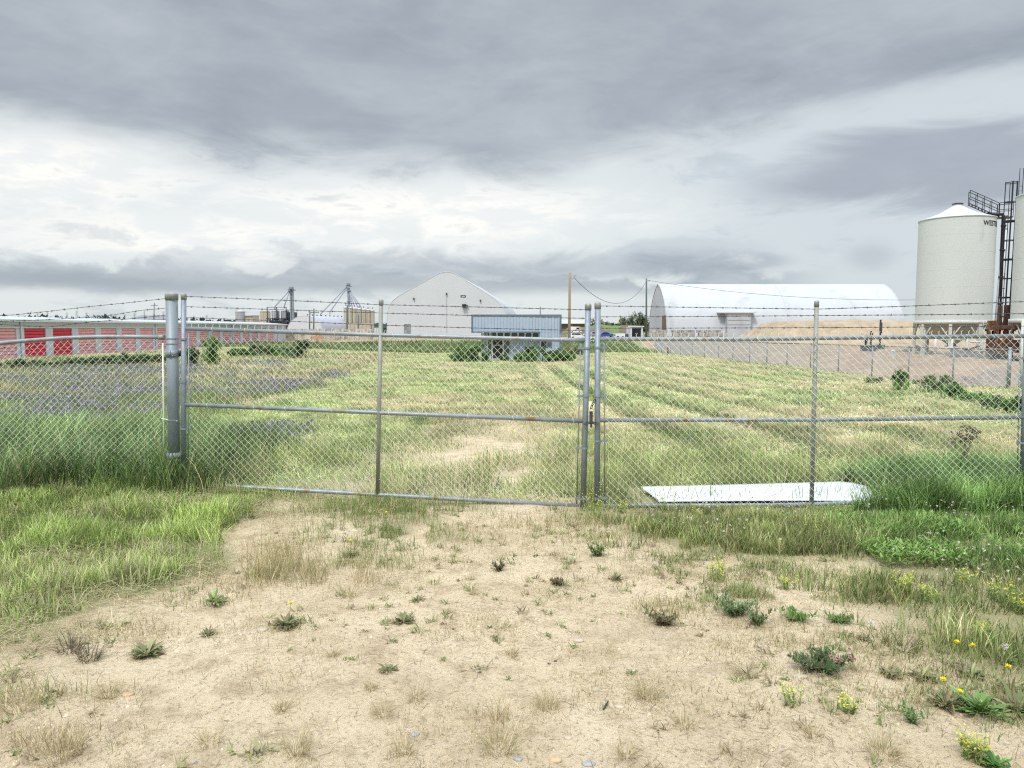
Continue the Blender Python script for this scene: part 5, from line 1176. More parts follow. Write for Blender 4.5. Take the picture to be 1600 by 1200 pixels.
for i, (px, py, D, cr) in enumerate(((484, 486, 175, False), (490.5, 482, 178, True), (542.5, 477, 170, False), (560, 491, 180, False), (241, 473, 260, True), (580.5, 508, 160, False))):
    pole(px, py, px, D, .16, M['wood_grey'], ['shorter of two thin poles in front of the far arched roof, left one', 'taller crossarmed thin pole in front of the far arched roof', 'thin dark pole at the left end of the beige bins', 'thin pole standing before the middle of the beige bins', 'distant crossarmed pole above the storage roof left of the thick post', 'low thin pole beside the right end of the beige bins'][i], cr)

# ------------------------------------------------------------------ grain plant far left
def plant():
    def bin_(px0, px1, py0, py1, D, mt, label, name='grain_bin'):
        s = D/F; x = ((px0+px1)/2-800)*s; r = (px1-px0)/2*s; z0 = -.4; z1 = 1.75-(py0-513)*s; root = empty(name, (x, D, z0), label, 'grain bin')
        mb = MB(); mb.lathe((x, D, 0), [(r, z0), (r, z1)], 32, False); mb.build('barrel', mt, root, True)
        mb = MB(); mb.lathe((x, D, 0), [(r+.1, z1), (r*.3, z1+r*.30), (.3, z1+r*.34)], 32); mb.build('cone_roof', M['trimwhite'] if mt is M['bin_steel'] else mt, root, True)
        return root
    bin_(370, 384.5, 487.5, 520, 230, M['bin_steel'], 'single grey steel bin standing behind the storage roof')
    bin_(408.5, 424, 487.5, 520, 240, M['beige'], 'beige bin left of the twin hopper bins')
    D = 238; s = D/F; U = lambda px: (px-800)*s; Z = lambda py: 1.75-(py-513)*s
    root = empty('bin_annex', (U(403), D-6, -.4), 'low beige flat roofed shed against the beige bin', 'shed'); mb = MB(); mb.box(U(397), U(410), D-8, D-2, -.4, Z(494)); mb.build('wall', M['beige'], root); mb = MB(); mb.box(U(396.5), U(410.5), D-8.4, D-1.8, Z(494)+.002, Z(493)); mb.build('roof', M['trimwhite'], root)
    # twin steel hopper bins on dark legs
    D = 205; s = D/F; U = lambda px: (px-800)*s; Z = lambda py: 1.75-(py-513)*s
    for i, (a, b) in enumerate(((427, 437.5), (441.5, 453))):
        x = U((a+b)/2); r = (b-a)/2*s; root = empty('hopper_bin', (x, D, -.4), ['left bin of the pair of white hopper bins on a dark frame', 'right bin of the pair of white hopper bins, next to the elevator tower'][i], 'hopper bin', 'twin hopper bins')
        mb = MB(); mb.lathe((x, D, 0), [(r, Z(497)), (r, Z(486.5))], 28, False); mb.build('barrel', M['bin_steel'], root, True)
        mb = MB(); mb.lathe((x, D, 0), [(r+.06, Z(486.5)), (r*.35, Z(483.5)), (.2, Z(483.3))], 28); mb.build('cone_roof', M['trimwhite'], root, True)
        mb = MB(); mb.lathe((x, D, 0), [(.2, Z(508)), (r, Z(497.01))], 28, False); mb.build('hopper', M['darkmetal'], root, True)
        for k in range(6): t = k*math.pi/3+.2; mb = MB(); mb.tube([(x+r*math.cos(t), D+r*math.sin(t), -.4), (x+r*math.cos(t), D+r*math.sin(t), Z(486.6))], .13, 6); mb.build('leg', M['darkmetal'] if k % 2 else M['trimwhite'], root)
    root = empty('catwalk_frame', (U(440), D-3.5, -.4), 'dark frame and catwalk round the twin hopper bins', 'frame')
    mb = MB()
    for px in (425, 439.5, 454): mb.box(U(px)-.1, U(px)+.1, D-3.2, D-3.0, -.4, Z(480.5))
    mb.box(U(425), U(454), D-3.25, D-2.95, Z(481.2), Z(480.5)); mb.box(U(424), U(455), D-3.6, D-2.9, Z(499), Z(497.6)); mb.build('frame', M['darkmetal'], root)
    mb = MB()
    for i in range(12):
        xa = U(425+i*2.5); mb.tube([(xa, D-3.1, Z(499)), (xa+s*2.5*(1 if i % 2 else -1), D-3.1, Z(509))], .12, 4)
    mb.box(U(427), U(452), D-2, D+1, Z(509), Z(501)); mb.box(U(453), U(462.5), D-1, D+2, -.4, Z(488)); mb.build('machinery', M['darkmetal'], root)
    def tower(pxc, hw, py_top, D, label, spouts, headw, boxy):
        s = D/F; U = lambda px: (px-800)*s; Z = lambda py: 1.75-(py-513)*s; root = empty('bucket_elevator', (U(pxc), D, -.4), label, 'grain elevator')
        if boxy:
            mb = MB(); mb.box(U(pxc-hw), U(pxc-hw)+.34, D-.4, D+.4, -.4, Z(py_top+5)); mb.box(U(pxc+hw)-.34, U(pxc+hw), D-.4, D+.4, -.4, Z(py_top+5)); mb.build('leg_casing', M['tower'], root)
            mb = MB()
            for k in range(9): z = Z(495-k*4.4); mb.box(U(pxc-hw)+.341, U(pxc+hw)-.341, D-.3, D+.3, z, z+.18)
            mb.build('tie', M['tower'], root)
        else:
            mb = MB(); mb.box(U(pxc-hw), U(pxc+hw), D-.5, D+.5, -.4, Z(py_top+7)); mb.build('leg_casing', M['tower'], root)
            mb = MB(); mb.box(U(pxc-hw-1.2), U(pxc+hw+1.2), D-.9, D+.9, Z(471.6), Z(471)); mb.box(U(pxc-hw-1.6), U(pxc+hw+1.6), D-1, D+1, Z(455.2), Z(454)); mb.build('platform', M['tower'], root)
        mb = MB(); mb.box(U(pxc-headw), U(pxc+headw*.6), D-.8, D+.8, Z(py_top+4.2), Z(py_top)); mb.tube([(U(pxc), D-.9, Z(py_top+1.5)), (U(pxc), D+.9, Z(py_top+1.5))], 1.9*s, 14); mb.build('head', M['tower'], root)
        mb = MB(); mb.box(U(pxc-headw-1), U(pxc+headw+1.4), D-1.2, D+1.2, Z(py_top+5), Z(py_top+4.3)); mb.build('head_platform', M['darkmetal'], root)
        for (x0, y0, x1, y1) in spouts:
            mb = MB(); mb.tube([(U(x0), D-.6, Z(y0)), (U(x1), D-.6, Z(y1)), (U(x1), D-.6, Z(y1+3.4))], .15, 8); mb.build('spout', M['tower'], root, True)
    tower(458, 2.6, 449, 203, 'left grain elevator tower with two spouts down to the twin hopper bins', [(455, 455, 432.5, 479.5), (455.5, 456, 447, 479)], 3.2, True)
    tower(546.5, 1.6, 443, 215, 'right grain elevator tower rising behind the beige bins with spouts fanning out both ways', [(544, 449, 503, 491), (544.5, 450, 517.5, 488), (548.5, 455, 552, 479.5), (548.5, 455, 556, 480), (549, 455, 562, 482), (549, 455, 566, 480)], 2.2, False)
    # beige clustered bins
    D = 208; s = D/F; U = lambda px: (px-800)*s; Z = lambda py: 1.75-(py-513)*s; k = 0
    root = empty('beige_bin_block', (U(562), D, -.4), 'block of tall ribbed beige bins under the right elevator tower', 'grain bins')
    xs = [541.5, 548, 554.5, 561.5, 568, 574.5, 581]
    for i, px in enumerate(xs):
        zt = Z(481.5+.75*i); x = U(px); r = 3.4*s; mb = MB(); mb.lathe((x, D+i*.3, 0), [(r, -.4), (r, zt)], 20, False); b = mb.build('bin_wall', M['beige'], root, True); mb = MB(); mb.lathe((x, D+i*.3, 0), [(r+.08, zt), (.3, zt+.45)], 20); mb.build('bin_roof', M['trimwhite'], b, True)
        mb = MB(); mb.tube([(x, D+i*.3, zt+.3), (x, D+i*.3, zt+1.0)], .2, 6); mb.build('vent', M['tower'], b)
    mb = MB(); mb.box(U(540), U(584.5), D-1.0, D-.6, -.4, Z(505)); mb.build('base_wall', M['beige'], root)
    # big pale arched shed in front of the elevators
    D = 190.0; s = D/F; U = lambda px: (px-800)*s; Z = lambda py: 1.75-(py-513)*s; w = (506-446)/2*s; h = Z(493)+.4; prof = [(-w*math.cos(t), h*math.sin(t)**.8) for t in [k*math.pi/24 for k in range(25)]]; prof[0] = (-w, 0); prof[-1] = (w, 0)
    r_, G = arch_building('arched_shed', (U(477), D, -.4), R(-8), prof, 28, M['fabric_grey'], solid('pale_shed_sheet', (.42, .43, .48), .6, 0, .04, .3), 'wide pale arched shed seen past the end of the storage building')
    mb = MB()
    for k in range(9): p = G(0, 2+k*3, h-.05); mb.lathe(tuple(p), [(.16, -.1), (.16, .3), (.22, .3), (.05, .42)], 8)
    mb.build('roof_vent', M['darkmetal'], r_)
plant()

# low walls, fence strip, containers and vehicles on the far road
def far_bits():
    D = 150; s = D/F; U = lambda px: (px-800)*s; Z = lambda py: 1.75-(py-513)*s; g = Tz(U(500), D)
    mb = MB(); mb.box(U(449), U(583), D, D+.4, g, Z(514.5)); 
    for k in range(18): mb.box(U(449+k*7.4)-.2, U(449+k*7.4)+.2, D-.12, D-.001, g, Z(513.6))
    o = mb.build('panel_fence', solid('mottled_pale_panels', (.50, .46, .38), .8, 0, .2, .6, c2=(.30, .26, .22), thr=(.5, .6, 1.0)), None); thing(o, (U(516), D, g), 'pale mottled panel fence below the far arched shed', 'fence')
    D = 142; s = D/F; U = lambda px: (px-800)*s; Z = lambda py: 1.75-(py-513)*s; g = Tz(U(497), D)
    root = empty('road_barrier', (U(497), D, g), 'orange and white barrier at the far edge of the field', 'barrier'); mb = MB(); mb.box(U(489), U(505), D, D+.25, g+.5, g+1.15); mb.build('board', M['orange'], root); mb = MB(); [mb.box(U(x), U(x)+.15, D+.02, D+.2, g, g+.5) for x in (490, 503)]; mb.build('leg', M['trimwhite'], root)
    # green tank and white box beside the dome
    D = 165; s = D/F; U = lambda px: (px-800)*s; Z = lambda py: 1.75-(py-513)*s
    root = empty('green_hopper', (U(594), D, -.3), 'dark green overhead hopper on legs left of the grey dome', 'hopper'); mb = MB(); mb.box(U(585), U(604), D, D+3, Z(512.5), Z(506.5)); mb.build('body', M['green_poly'], root)
    for x in (586.5, 601.5): mb = MB(); mb.box(U(x)-.12, U(x)+.12, D+.5, D+.8, -.3, Z(512.6)); mb.build('leg', M['darkmetal'], root)
    D = 158; s = D/F; U = lambda px: (px-800)*s; Z = lambda py: 1.75-(py-513)*s
    root = empty('shipping_container', (U(588), D, -.3), 'small white container in front of the green hopper', 'container'); mb = MB(); mb.box(U(585.5), U(593), D, D+3, -.3, Z(512)); mb.build('body', M['trimwhite'], root); mb = MB(); mb.box(U(588.8), U(589.2), D-.04, D-.001, -.2, Z(512.6)); mb.build('door_seam', M['tower'], root)
    # low building behind the parked cars
    D = 185; s = D/F; U = lambda px: (px-800)*s; Z = lambda py: 1.75-(py-513)*s; root = empty('low_building', (U(900), D, -.3), 'low brown building with a pale roof behind the parked cars', 'building')
    mb = MB(); mb.box(U(872), U(921), D, D+9, -.3, Z(506.2)); mb.build('wall', M['siding_tan'], root)
    mb = MB(); mb.extrude([(U(870), D-.8, Z(506.1)), (U(870), D-.8, Z(505.4)), (U(870), D+5, Z(499.3)), (U(870), D+10.5, Z(505.4)), (U(870), D+10.5, Z(506.1))], (U(922)-U(870), 0, 0)); mb.build('roof', solid('pale_metal_roof', (.46, .48, .51), .5, .1, .05, 1), root)
    # dark house far left above the storage roof
    D = 300; s = D/F; U = lambda px: (px-800)*s; Z = lambda py: 1.75-(py-513)*s; root = empty('distant_house', (U(231), D, -.3), 'distant dark roofed house beyond the storage roof', 'house')
    mb = MB(); mb.box(U(206), U(259), D, D+10, -.3, Z(499)); mb.build('wall', M['fabric_grey'], root); mb = MB(); mb.extrude([(U(203), D-1, Z(499.4)), (U(213), D+5, Z(492.8)), (U(203), D+11, Z(499.4))], (0, 0, .01)); 
    mb = MB(); V = [(U(203), D-1, Z(499.2)), (U(262), D-1, Z(499.2)), (U(262), D+11, Z(499.2)), (U(203), D+11, Z(499.2)), (U(214), D+5, Z(492.6)), (U(258), D+5, Z(492.6))]; mb.add(V, [(0, 1, 5, 4), (2, 3, 4, 5), (3, 0, 4), (1, 2, 5), (0, 3, 2, 1)]); mb.build('roof', M['asphalt_shingle'], root)
far_bits()

def vehicle(px0, px1, py_base, D, body_mat, label, kind='suv', face=1, rz=0.0, cat='car'):
    s = D/F; x0 = (px0-800)*s; x1 = (px1-800)*s; L_ = x1-x0; g = 1.75-(py_base-513)*s; W_ = 1.85; cx = (x0+x1)/2
    root = empty('parked_'+cat.replace(' ', '_'), (cx, D, g), label, cat, 'vehicles parked beyond the field')
    S = L_/4.7
    P = {'suv': [(-2.3, .35), (-2.32, .95), (-2.1, 1.05), (-1.95, 1.66), (-1.6, 1.78), (.55, 1.76), (1.15, 1.12), (2.15, .98), (2.34, .80), (2.34, .35)],
         'sedan': [(-2.3, .35), (-2.32, .90), (-1.75, 1.0), (-1.05, 1.42), (.2, 1.44), (.95, .98), (2.15, .85), (2.34, .68), (2.34, .35)],
         'van': [(-2.3, .35), (-2.32, 2.3), (-2.2, 2.45), (1.2, 2.45), (1.75, 1.3), (2.3, 1.1), (2.34, .35)],
         'truck': [(-2.3, .35), (-2.32, .95), (-.4, .95), (-.32, 1.7), (-.1, 1.80), (1.0, 1.78), (1.5, 1.15), (2.2, 1.05), (2.34, .85), (2.34, .35)]}[kind]
    def w(x, y, z): return (cx+face*x*S, D+y, g+z*S)
    mb = MB(); mb.extrude([w(x, -W_/2, z) for x, z in P], (0, W_, 0)); b = mb.build('body', body_mat, root)
    gl = {'suv': [(-1.85, 1.12), (-1.75, 1.60), (.45, 1.62), (.95, 1.14)], 'sedan': [(-1.45, 1.02), (-1.0, 1.36), (.15, 1.37), (.75, 1.0)], 'van': [(.2, 1.35), (.2, 2.15), (1.2, 2.15), (1.55, 1.38)], 'truck': [(-.2, 1.12), (-.15, 1.64), (.95, 1.66), (1.32, 1.15)]}[kind]
    for yy, nm in ((-W_/2-.012, 'side_window'), (W_/2+.002, 'side_window')):
        mb = MB(); mb.extrude([w(x, yy, z) for x, z in gl], (0, .01, 0)); mb.build(nm, M['glass'], root)
    i = len(P)-5 if kind != 'van' else 3
    mb = MB(); a, c = (P[-5], P[-4]) if kind in ('suv', 'truck') else ((P[4], P[5]) if kind == 'sedan' else (P[3], P[4]))
    mb.add([w(a[0]+.03, -W_/2+.12, a[1]-.05), w(c[0]+.01, -W_/2+.12, c[1]+.05), w(c[0]+.01, W_/2-.12, c[1]+.05), w(a[0]+.03, W_/2-.12, a[1]-.05)], [(0, 1, 2, 3)]); mb.build('windscreen', M['glass'], root)
    for x in (-1.42, 1.45):
        for sy in (-1, 1):
            c0 = w(x, sy*(W_/2-.10), .34); mb = MB(); mb.tube([(c0[0], c0[1]-.12, c0[2]), (c0[0], c0[1]+.12, c0[2])], .34*S, 18); wh = mb.build('wheel', M['tyre'], root, False); mb = MB(); y = c0[1]+sy*.121; mb.tube([(c0[0], y, c0[2]), (c0[0], y+sy*.015, c0[2])], .20*S, 14); mb.build('rim', M['rim'], wh)
    for sy in (-1, 1): q = w(2.30, sy*(W_/2-.28), .75); mb = MB(); mb.box(q[0]-.07, q[0]+.07, q[1]-.2, q[1]+.2, q[2]-.09, q[2]+.09); mb.build('headlight', M['lamp'], root)
    return root
vehicle(890, 914.5, 529, 138, M['carwhite'], 'white suv seen side on, just right of the tan pole', 'suv', 1)
vehicle(890, 908, 520, 160, M['carwhite'], 'tall white van behind the white suv', 'van', 1, cat='van')
vehicle(905, 930, 531, 130, M['carwhite'], 'white pickup truck seen between the two middle gate stiles', 'truck', -1, cat='pickup truck')
vehicle(922, 943, 526, 142, M['carsilver'], 'silver blue suv right of the gate stiles', 'suv', 1)
vehicle(934, 960, 527, 136, M['carblue'], 'bright blue car with a pale nose parked beside the silver suv', 'sedan', 1)
def trailers():
    D = 140; s = D/F; U = lambda px: (px-800)*s; Z = lambda py: 1.75-(py-513)*s; g = Tz(U(980), D)
    root = empty('small_trailer', (U(967), D, g), 'low white box trailer between the blue car and dark trailer', 'trailer'); mb = MB(); mb.box(U(960.5), U(975), D-1, D+1, g+.35, Z(521)); mb.build('box', M['carwhite'], root)
    for x in (964, 971): mb = MB(); mb.tube([(U(x), D-1.15, g+.3), (U(x), D-.95, g+.3)], .3, 14); mb.build('wheel', M['tyre'], root)
    root = empty('water_barrel', (U(979.5), D, g), 'dark blue barrel beside the white box trailer', 'barrel'); mb = MB(); mb.lathe((U(979.5), D, 0), [(.33, g), (.36, g+.35), (.34, g+.7), (.36, g+.9), (.30, Z(522))], 14); mb.build('drum', solid('navy_plastic', (.03, .05, .12), .5), root, True)
    mb = MB(); mb.lathe((U(979.5), D, 0), [(.31, Z(522)+.001), (.31, Z(522)+.04), (.05, Z(522)+.05)], 14); mb.build('lid', M['black'], root, True)
    root = empty('enclosed_trailer', (U(993), D, g), 'open backed trailer with a dark opening and white frame left of the dark pole', 'trailer')
    mb = MB(); a, b, z0, z1 = U(984.5), U(1004), g+.35, Z(511); mb.box(a, b, D+.3, D+5, z0, z1); mb.build('box', M['fabric_grey'], root)
    mb = MB(); mb.box(U(987.5), U(1001), D+.24, D+.299, z0+.15, z1-.2); mb.build('opening', M['glass'], root)  # dark panel on the closed box stands in for a shaded interior
    mb = MB(); mb.box(a, U(987), D+.0, D+.239, z0, z1); mb.box(U(1001.5), b, D+.0, D+.239, z0, z1); mb.box(U(981), U(1006), D-.1, D+.298, z1+.002, z1+.22); mb.build('frame', M['trimwhite'], root)
    for x in (987, 1001): mb = MB(); mb.tube([(U(x), D+1.0, g+.35), (U(x), D+1.3, g+.35)], .35, 14); mb.build('wheel', M['tyre'], root)
trailers()
M['stemg'] = solid('green_brown_stem', (.22, .24, .10), .7, 0, .2, 8)

# ------------------------------------------------------------------ bushes and trees
def crown_blades(A, c, rx, ry, rz, n, size, pal, lumps=13, shell=.35):
    """leaf-sized faces in an uneven cluster of lumps"""
    cs = np.array([[RNG.normal(0, .50), RNG.normal(0, .50), RNG.uniform(-.6, .75)] for _ in range(lumps)]); rr = RNG.uniform(.16, .52, lumps)
    i = RNG.integers(0, lumps, n); d = RNG.normal(size=(n, 3)); d /= np.linalg.norm(d, axis=1)[:, None]; rad = (shell+(1-shell)*RNG.random(n))**.6
    p = cs[i]+d*(rr[i]*rad)[:, None]; tone = 1+.28*RNG.normal(size=lumps)[i]
    X = c[0]+p[:, 0]*rx; Y = c[1]+p[:, 1]*ry; Z = c[2]+p[:, 2]*rz; k = Z > c[2]-rz*1.15
    X, Y, Z, tone = X[k], Y[k], Z[k], tone[k]; n = len(X); col = pick(n, pal)*var(n, .18)*np.clip(tone, .5, 1.6)[:, None]
    A.add(*blades(X, Y, Z, size*(.6+.8*RNG.random(n)), size*(.45+.4*RNG.random(n)), RNG.random(n)*6.28, RNG.random(n)*2.6, RNG.random(n)*.9, col, None, 2, [.4, 1, 0]))
def bush(px, D, wpx, hpx, pal, label, name='bush', cat='bush', n=1500, leaf=None, group=None, upright=45, z0=None, trunk=False):
    s = D/F; x = (px-800)*s; g = Tz(x, D) if z0 is None else z0; w = wpx*s/2; h = hpx*s; root = empty(name, (x, D, g), label, cat, group)
    leaf = leaf or max(.05, .085*math.sqrt(w*h)); mb = MB(); ns = 5 if not trunk else 6
    for k in range(ns):
        a = random.random()*6.28; e = Vector((x+math.cos(a)*w*.5, D+math.sin(a)*w*.5, g+h*random.uniform(.5, .85))); m_ = Vector((x+math.cos(a)*w*.12, D+math.sin(a)*w*.12, g+h*.35))
        mb.tube([(x+math.cos(a)*.03*w, D+math.sin(a)*.03*w, g-.1), tuple(m_), tuple(e)], [.035*h, .022*h, .006*h], 5)
    mb.build('trunk' if trunk else 'stems', M['bark'], root, True)
    A = Acc(); crown_blades(A, (x, D, g+h*.50), w, w*.9, h*.52, n, leaf, pal)
    if upright:
        k = upright; X = x+RNG.normal(0, w*.5, k); Y = D+RNG.normal(0, w*.4, k); col = pick(k, pal)*1.3; A.add(*blades(X, Y, T(X, Y) if z0 is None else np.full(k, g), h*(.5+.7*RNG.random(k)), leaf*.35+0*X, RNG.random(k)*6.28, RNG.random(k)*.3, RNG.random(k)*.5, col))
    A.build('crown' if trunk else 'leaves', M['leaf'], root, origin=(x, D, g)); return root
BG = [(.08, .14, .06), (.12, .19, .075), (.17, .26, .10), (.06, .10, .045)]; WG = [(.11, .21, .055), (.15, .28, .07), (.20, .35, .09), (.08, .15, .045)]; GG = [(.17, .22, .13), (.22, .27, .16), (.13, .17, .10), (.27, .29, .18)]
hg = 'shrubs along the storage fence line'
for i, (px, D, w, h) in enumerate(((-25, 46, 60, 14), (22, 47, 46, 13), (62, 48.5, 44, 11), (100, 50, 46, 12), (136, 51, 40, 14), (166, 52, 36, 15), (192, 54, 36, 20), (222, 56, 34, 14), (246, 58, 30, 13))):
    bush(px, D, w, h, BG, ['dark low shrub at the left frame edge below the storage doors', 'dark shrub below the first bright red door', 'low dark shrub below the gap after the first bright red door', 'low shrub below the second bright red door', 'rounded shrub below the third visible door', 'dark shrub below the gap right of the third door', 'tallest dark shrub left of the thick gate post', 'shrub next to the tallest one left of the thick gate post', 'shrub nearest the thick gate post on its left'][i], 'shrub', 'shrub', 2300, .12, hg)
for i, (px, D, w, h, pal, lab) in enumerate(((300, 55, 22, 26, BG, 'small dark bush just right of the hinge stile of the left gate leaf'), (329, 57, 27, 42, WG, 'tall leafy young tree like bush in front of the pink storage doors'), (375, 74, 26, 11, WG, 'low weedy bush below the far storage doors, left one'), (399, 76, 26, 15, BG, 'low weedy bush below the far storage doors, middle one'), (424, 78, 28, 13, WG, 'low weedy bush below the last storage doors'), (446, 82, 26, 13, GG, 'grey green bush past the end of the storage building'), (471, 74, 36, 27, BG, 'round dark bush past the end of the storage building'))):
    bush(px, D, w, h, pal, lab, 'bush', 'bush', 1900, .15 if i < 2 else .19)
D = 69
for (px, DD, w, h, lab, n) in ((736, 68, 42, 27, 'big dark weed thicket at the left corner of the blue building', 2800), (716, 69, 34, 15, 'lower weeds left of the big thicket by the blue building', 1300), (758, 69.5, 10, 12, 'weeds just left of the glazed door of the blue building', 500), (789, 70.0, 16, 9, 'small weed clump right of the glazed door', 500),
                              (832, 67.5, 32, 24, 'tall weed bush under the window of the blue building', 2400), (816, 67, 26, 15, 'low weeds left of the tall bush under the window', 900), (858, 67.5, 40, 16, 'wide weed bush at the right part of the blue building', 1900), (884, 68, 32, 15, 'low weeds at the right corner of the blue building', 1300), (872, 69.5, 14, 17, 'thin tall weeds at the right end of the blue wall', 700)):
    bush(px, DD, w, h, WG+BG[:1], lab, 'weed_thicket', 'weeds', n, .17, 'weeds round the blue building', upright=60)
bush(903, 92, 26, 16, GG+BG[2:], 'small grey leaved bush beside the foot of the tan pole', 'bush', 'bush', 900, .2)
for (px, py, w, h, lab, pal) in ((1409, 612, 22, 32, 'narrow dark green bush at the foot of the yard fence', WG), (1368, 600, 26, 12, 'low weeds along the yard fence left of the narrow bush', GG), (1462, 616, 48, 28, 'wide grey green weeds along the yard fence right of the narrow bush', GG+WG), (1492, 622, 36, 22, 'weeds below the second yard fence post', WG), (1524, 630, 36, 18, 'low green weeds in front of the gravel heap', WG), (1558, 640, 34, 22, 'weeds left of the yard fence corner post', WG+GG), (1590, 645, 34, 26, 'weeds in front of the yard fence corner post', WG)):
    gx, gy = gpt(px, py); bush(px, gy, w, h, pal, lab, 'weed_clump', 'weeds', 900, .085, 'weeds along the yard fence', upright=90)
# trees behind
BARE = [(.14, .13, .10), (.10, .11, .08), (.17, .17, .13)]
bush(812, 150, 26, 26, BARE, 'thin bare topped tree showing above the blue building roof', 'tree', 'tree', 420, .30, trunk=True, z0=-.3)
for (px, w, h, lab, pal) in ((932, 26, 26, 'tree just right of the middle gate stiles in the distance', GG), (946, 22, 20, 'lower tree to the right of that behind the blue car', GG), (975, 18, 28, 'leftmost tree of the row behind the dark trailer', GG), (986, 18, 34, 'second tree of the row behind the dark trailer', BG+GG), (997, 18, 36, 'third tree of the row behind the dark trailer', BG+GG), (1006, 16, 33, 'tree touching the dark pole behind the dark trailer', BG+GG), (596, 14, 14, 'small dark tree in the gap left of the grey dome', BG), (470, 20, 22, 'dark tree crown behind the far arched shed', BG), (478, 14, 24, 'second dark tree crown behind the far arched shed', BG)):
    bush(px, 225, w, h, pal, lab, 'tree', 'tree', 600, .55, trunk=True, z0=-.25)
def embank():
    n, m_ = 60, 14; mb = MB(); x0, x1 = (872-800)*160/F, (1012-800)*172/F; V = []
    for j in range(m_+1):
        for i in range(n+1):
            x = lerp(x0, x1, i/n); y = lerp(164, 178, j/m_); u = min(1, (1-abs(2*i/n-1))*3); v = min(1, (1-abs(2*j/m_-1))*1.6); V.append((x, y, -.25+u*v*(1.7+1.5*float(fbm(x*.25, y*.2)))))
    mb.add(V, [(j*(n+1)+i, j*(n+1)+i+1, (j+1)*(n+1)+i+1, (j+1)*(n+1)+i) for j in range(m_) for i in range(n)])
    o = mb.build('embankment', solid('brown_green_bank', (.13, .10, .075), .95, 0, .3, .5, c2=(.13, .19, .06), thr=(.46, .56, .35), bump=.5, bscale=2), None, True); tag(o, kind='structure')
embank()
# far tree line and the row of young spruces behind the storage building
def far_wood():
    A = Acc(); n = 30000; ang = RNG.uniform(R(-48), R(48), n); dd = RNG.uniform(620, 700, n); X = np.sin(ang)*dd; Y = np.cos(ang)*dd; hh = (6+7*fbm(ang*40, ang*0+3))*np.interp(ang, [R(-48), R(-20), R(-5), R(20), R(48)], [1.15, 1.0, .6, .6, .8])*(.35+.65*RNG.random(n))
    z = -.3+hh*RNG.random(n)**.8
    col = pick(n, [(.045, .075, .055), (.065, .10, .07), (.03, .05, .045)]); A.add(*blades(X, Y, z, np.full(n, 2.6), np.full(n, 2.2), RNG.random(n)*6.28, RNG.random(n)*2, RNG.random(n), col))
    A.build('distant_wood', M['leaf'], None, 'dark line of distant trees along the horizon', 'stuff')
far_wood()
SPR = [(34, 6), (62, 11), (77, 13), (92, 8), (107.5, 11), (123, 14), (138, 11), (168, 9), (183, 7), (197.5, 8), (213, 11), (228, 14), (243, 9), (257.5, 13), (305, 6), (325, 7)]
def spruce():
    D = 175; s = D/F; k = 0
    for i, (px, h) in enumerate(SPR):
        x = (px-800)*s; top = 1.75+(513-499.5+h)*s; g = -.6; root = empty('spruce_tree', (x, D, g), ('small dark spruce, number %s from the left behind the storage roof' % ['one', 'two', 'three', 'four', 'five', 'six', 'seven', 'eight', 'nine', 'ten', 'eleven', 'twelve', 'thirteen', 'fourteen', 'fifteen', 'sixteen'][i]), 'tree', 'spruces behind the storage roof')
        mb = MB(); mb.tube([(x, D, g), (x, D, top-.2)], [.12, .02], 6); mb.build('trunk', M['bark'], root); A = Acc(); n = 420; t = RNG.random(n)**.8; r = (.12+.75*(1-t))*RNG.random(n)**.5*(.75+.25*np.sin(t*40)); a = RNG.random(n)*6.28
        A.add(*blades(x+np.cos(a)*r, D+np.sin(a)*r, g+.4+(top-g-.4)*t, np.full(n, .34), np.full(n, .16), a, np.full(n, 1.5), np.full(n, .3), pick(n, [(.025, .05, .035), (.04, .07, .045)]))); A.build('crown', M['leaf'], root, origin=(x, D, g))
spruce()

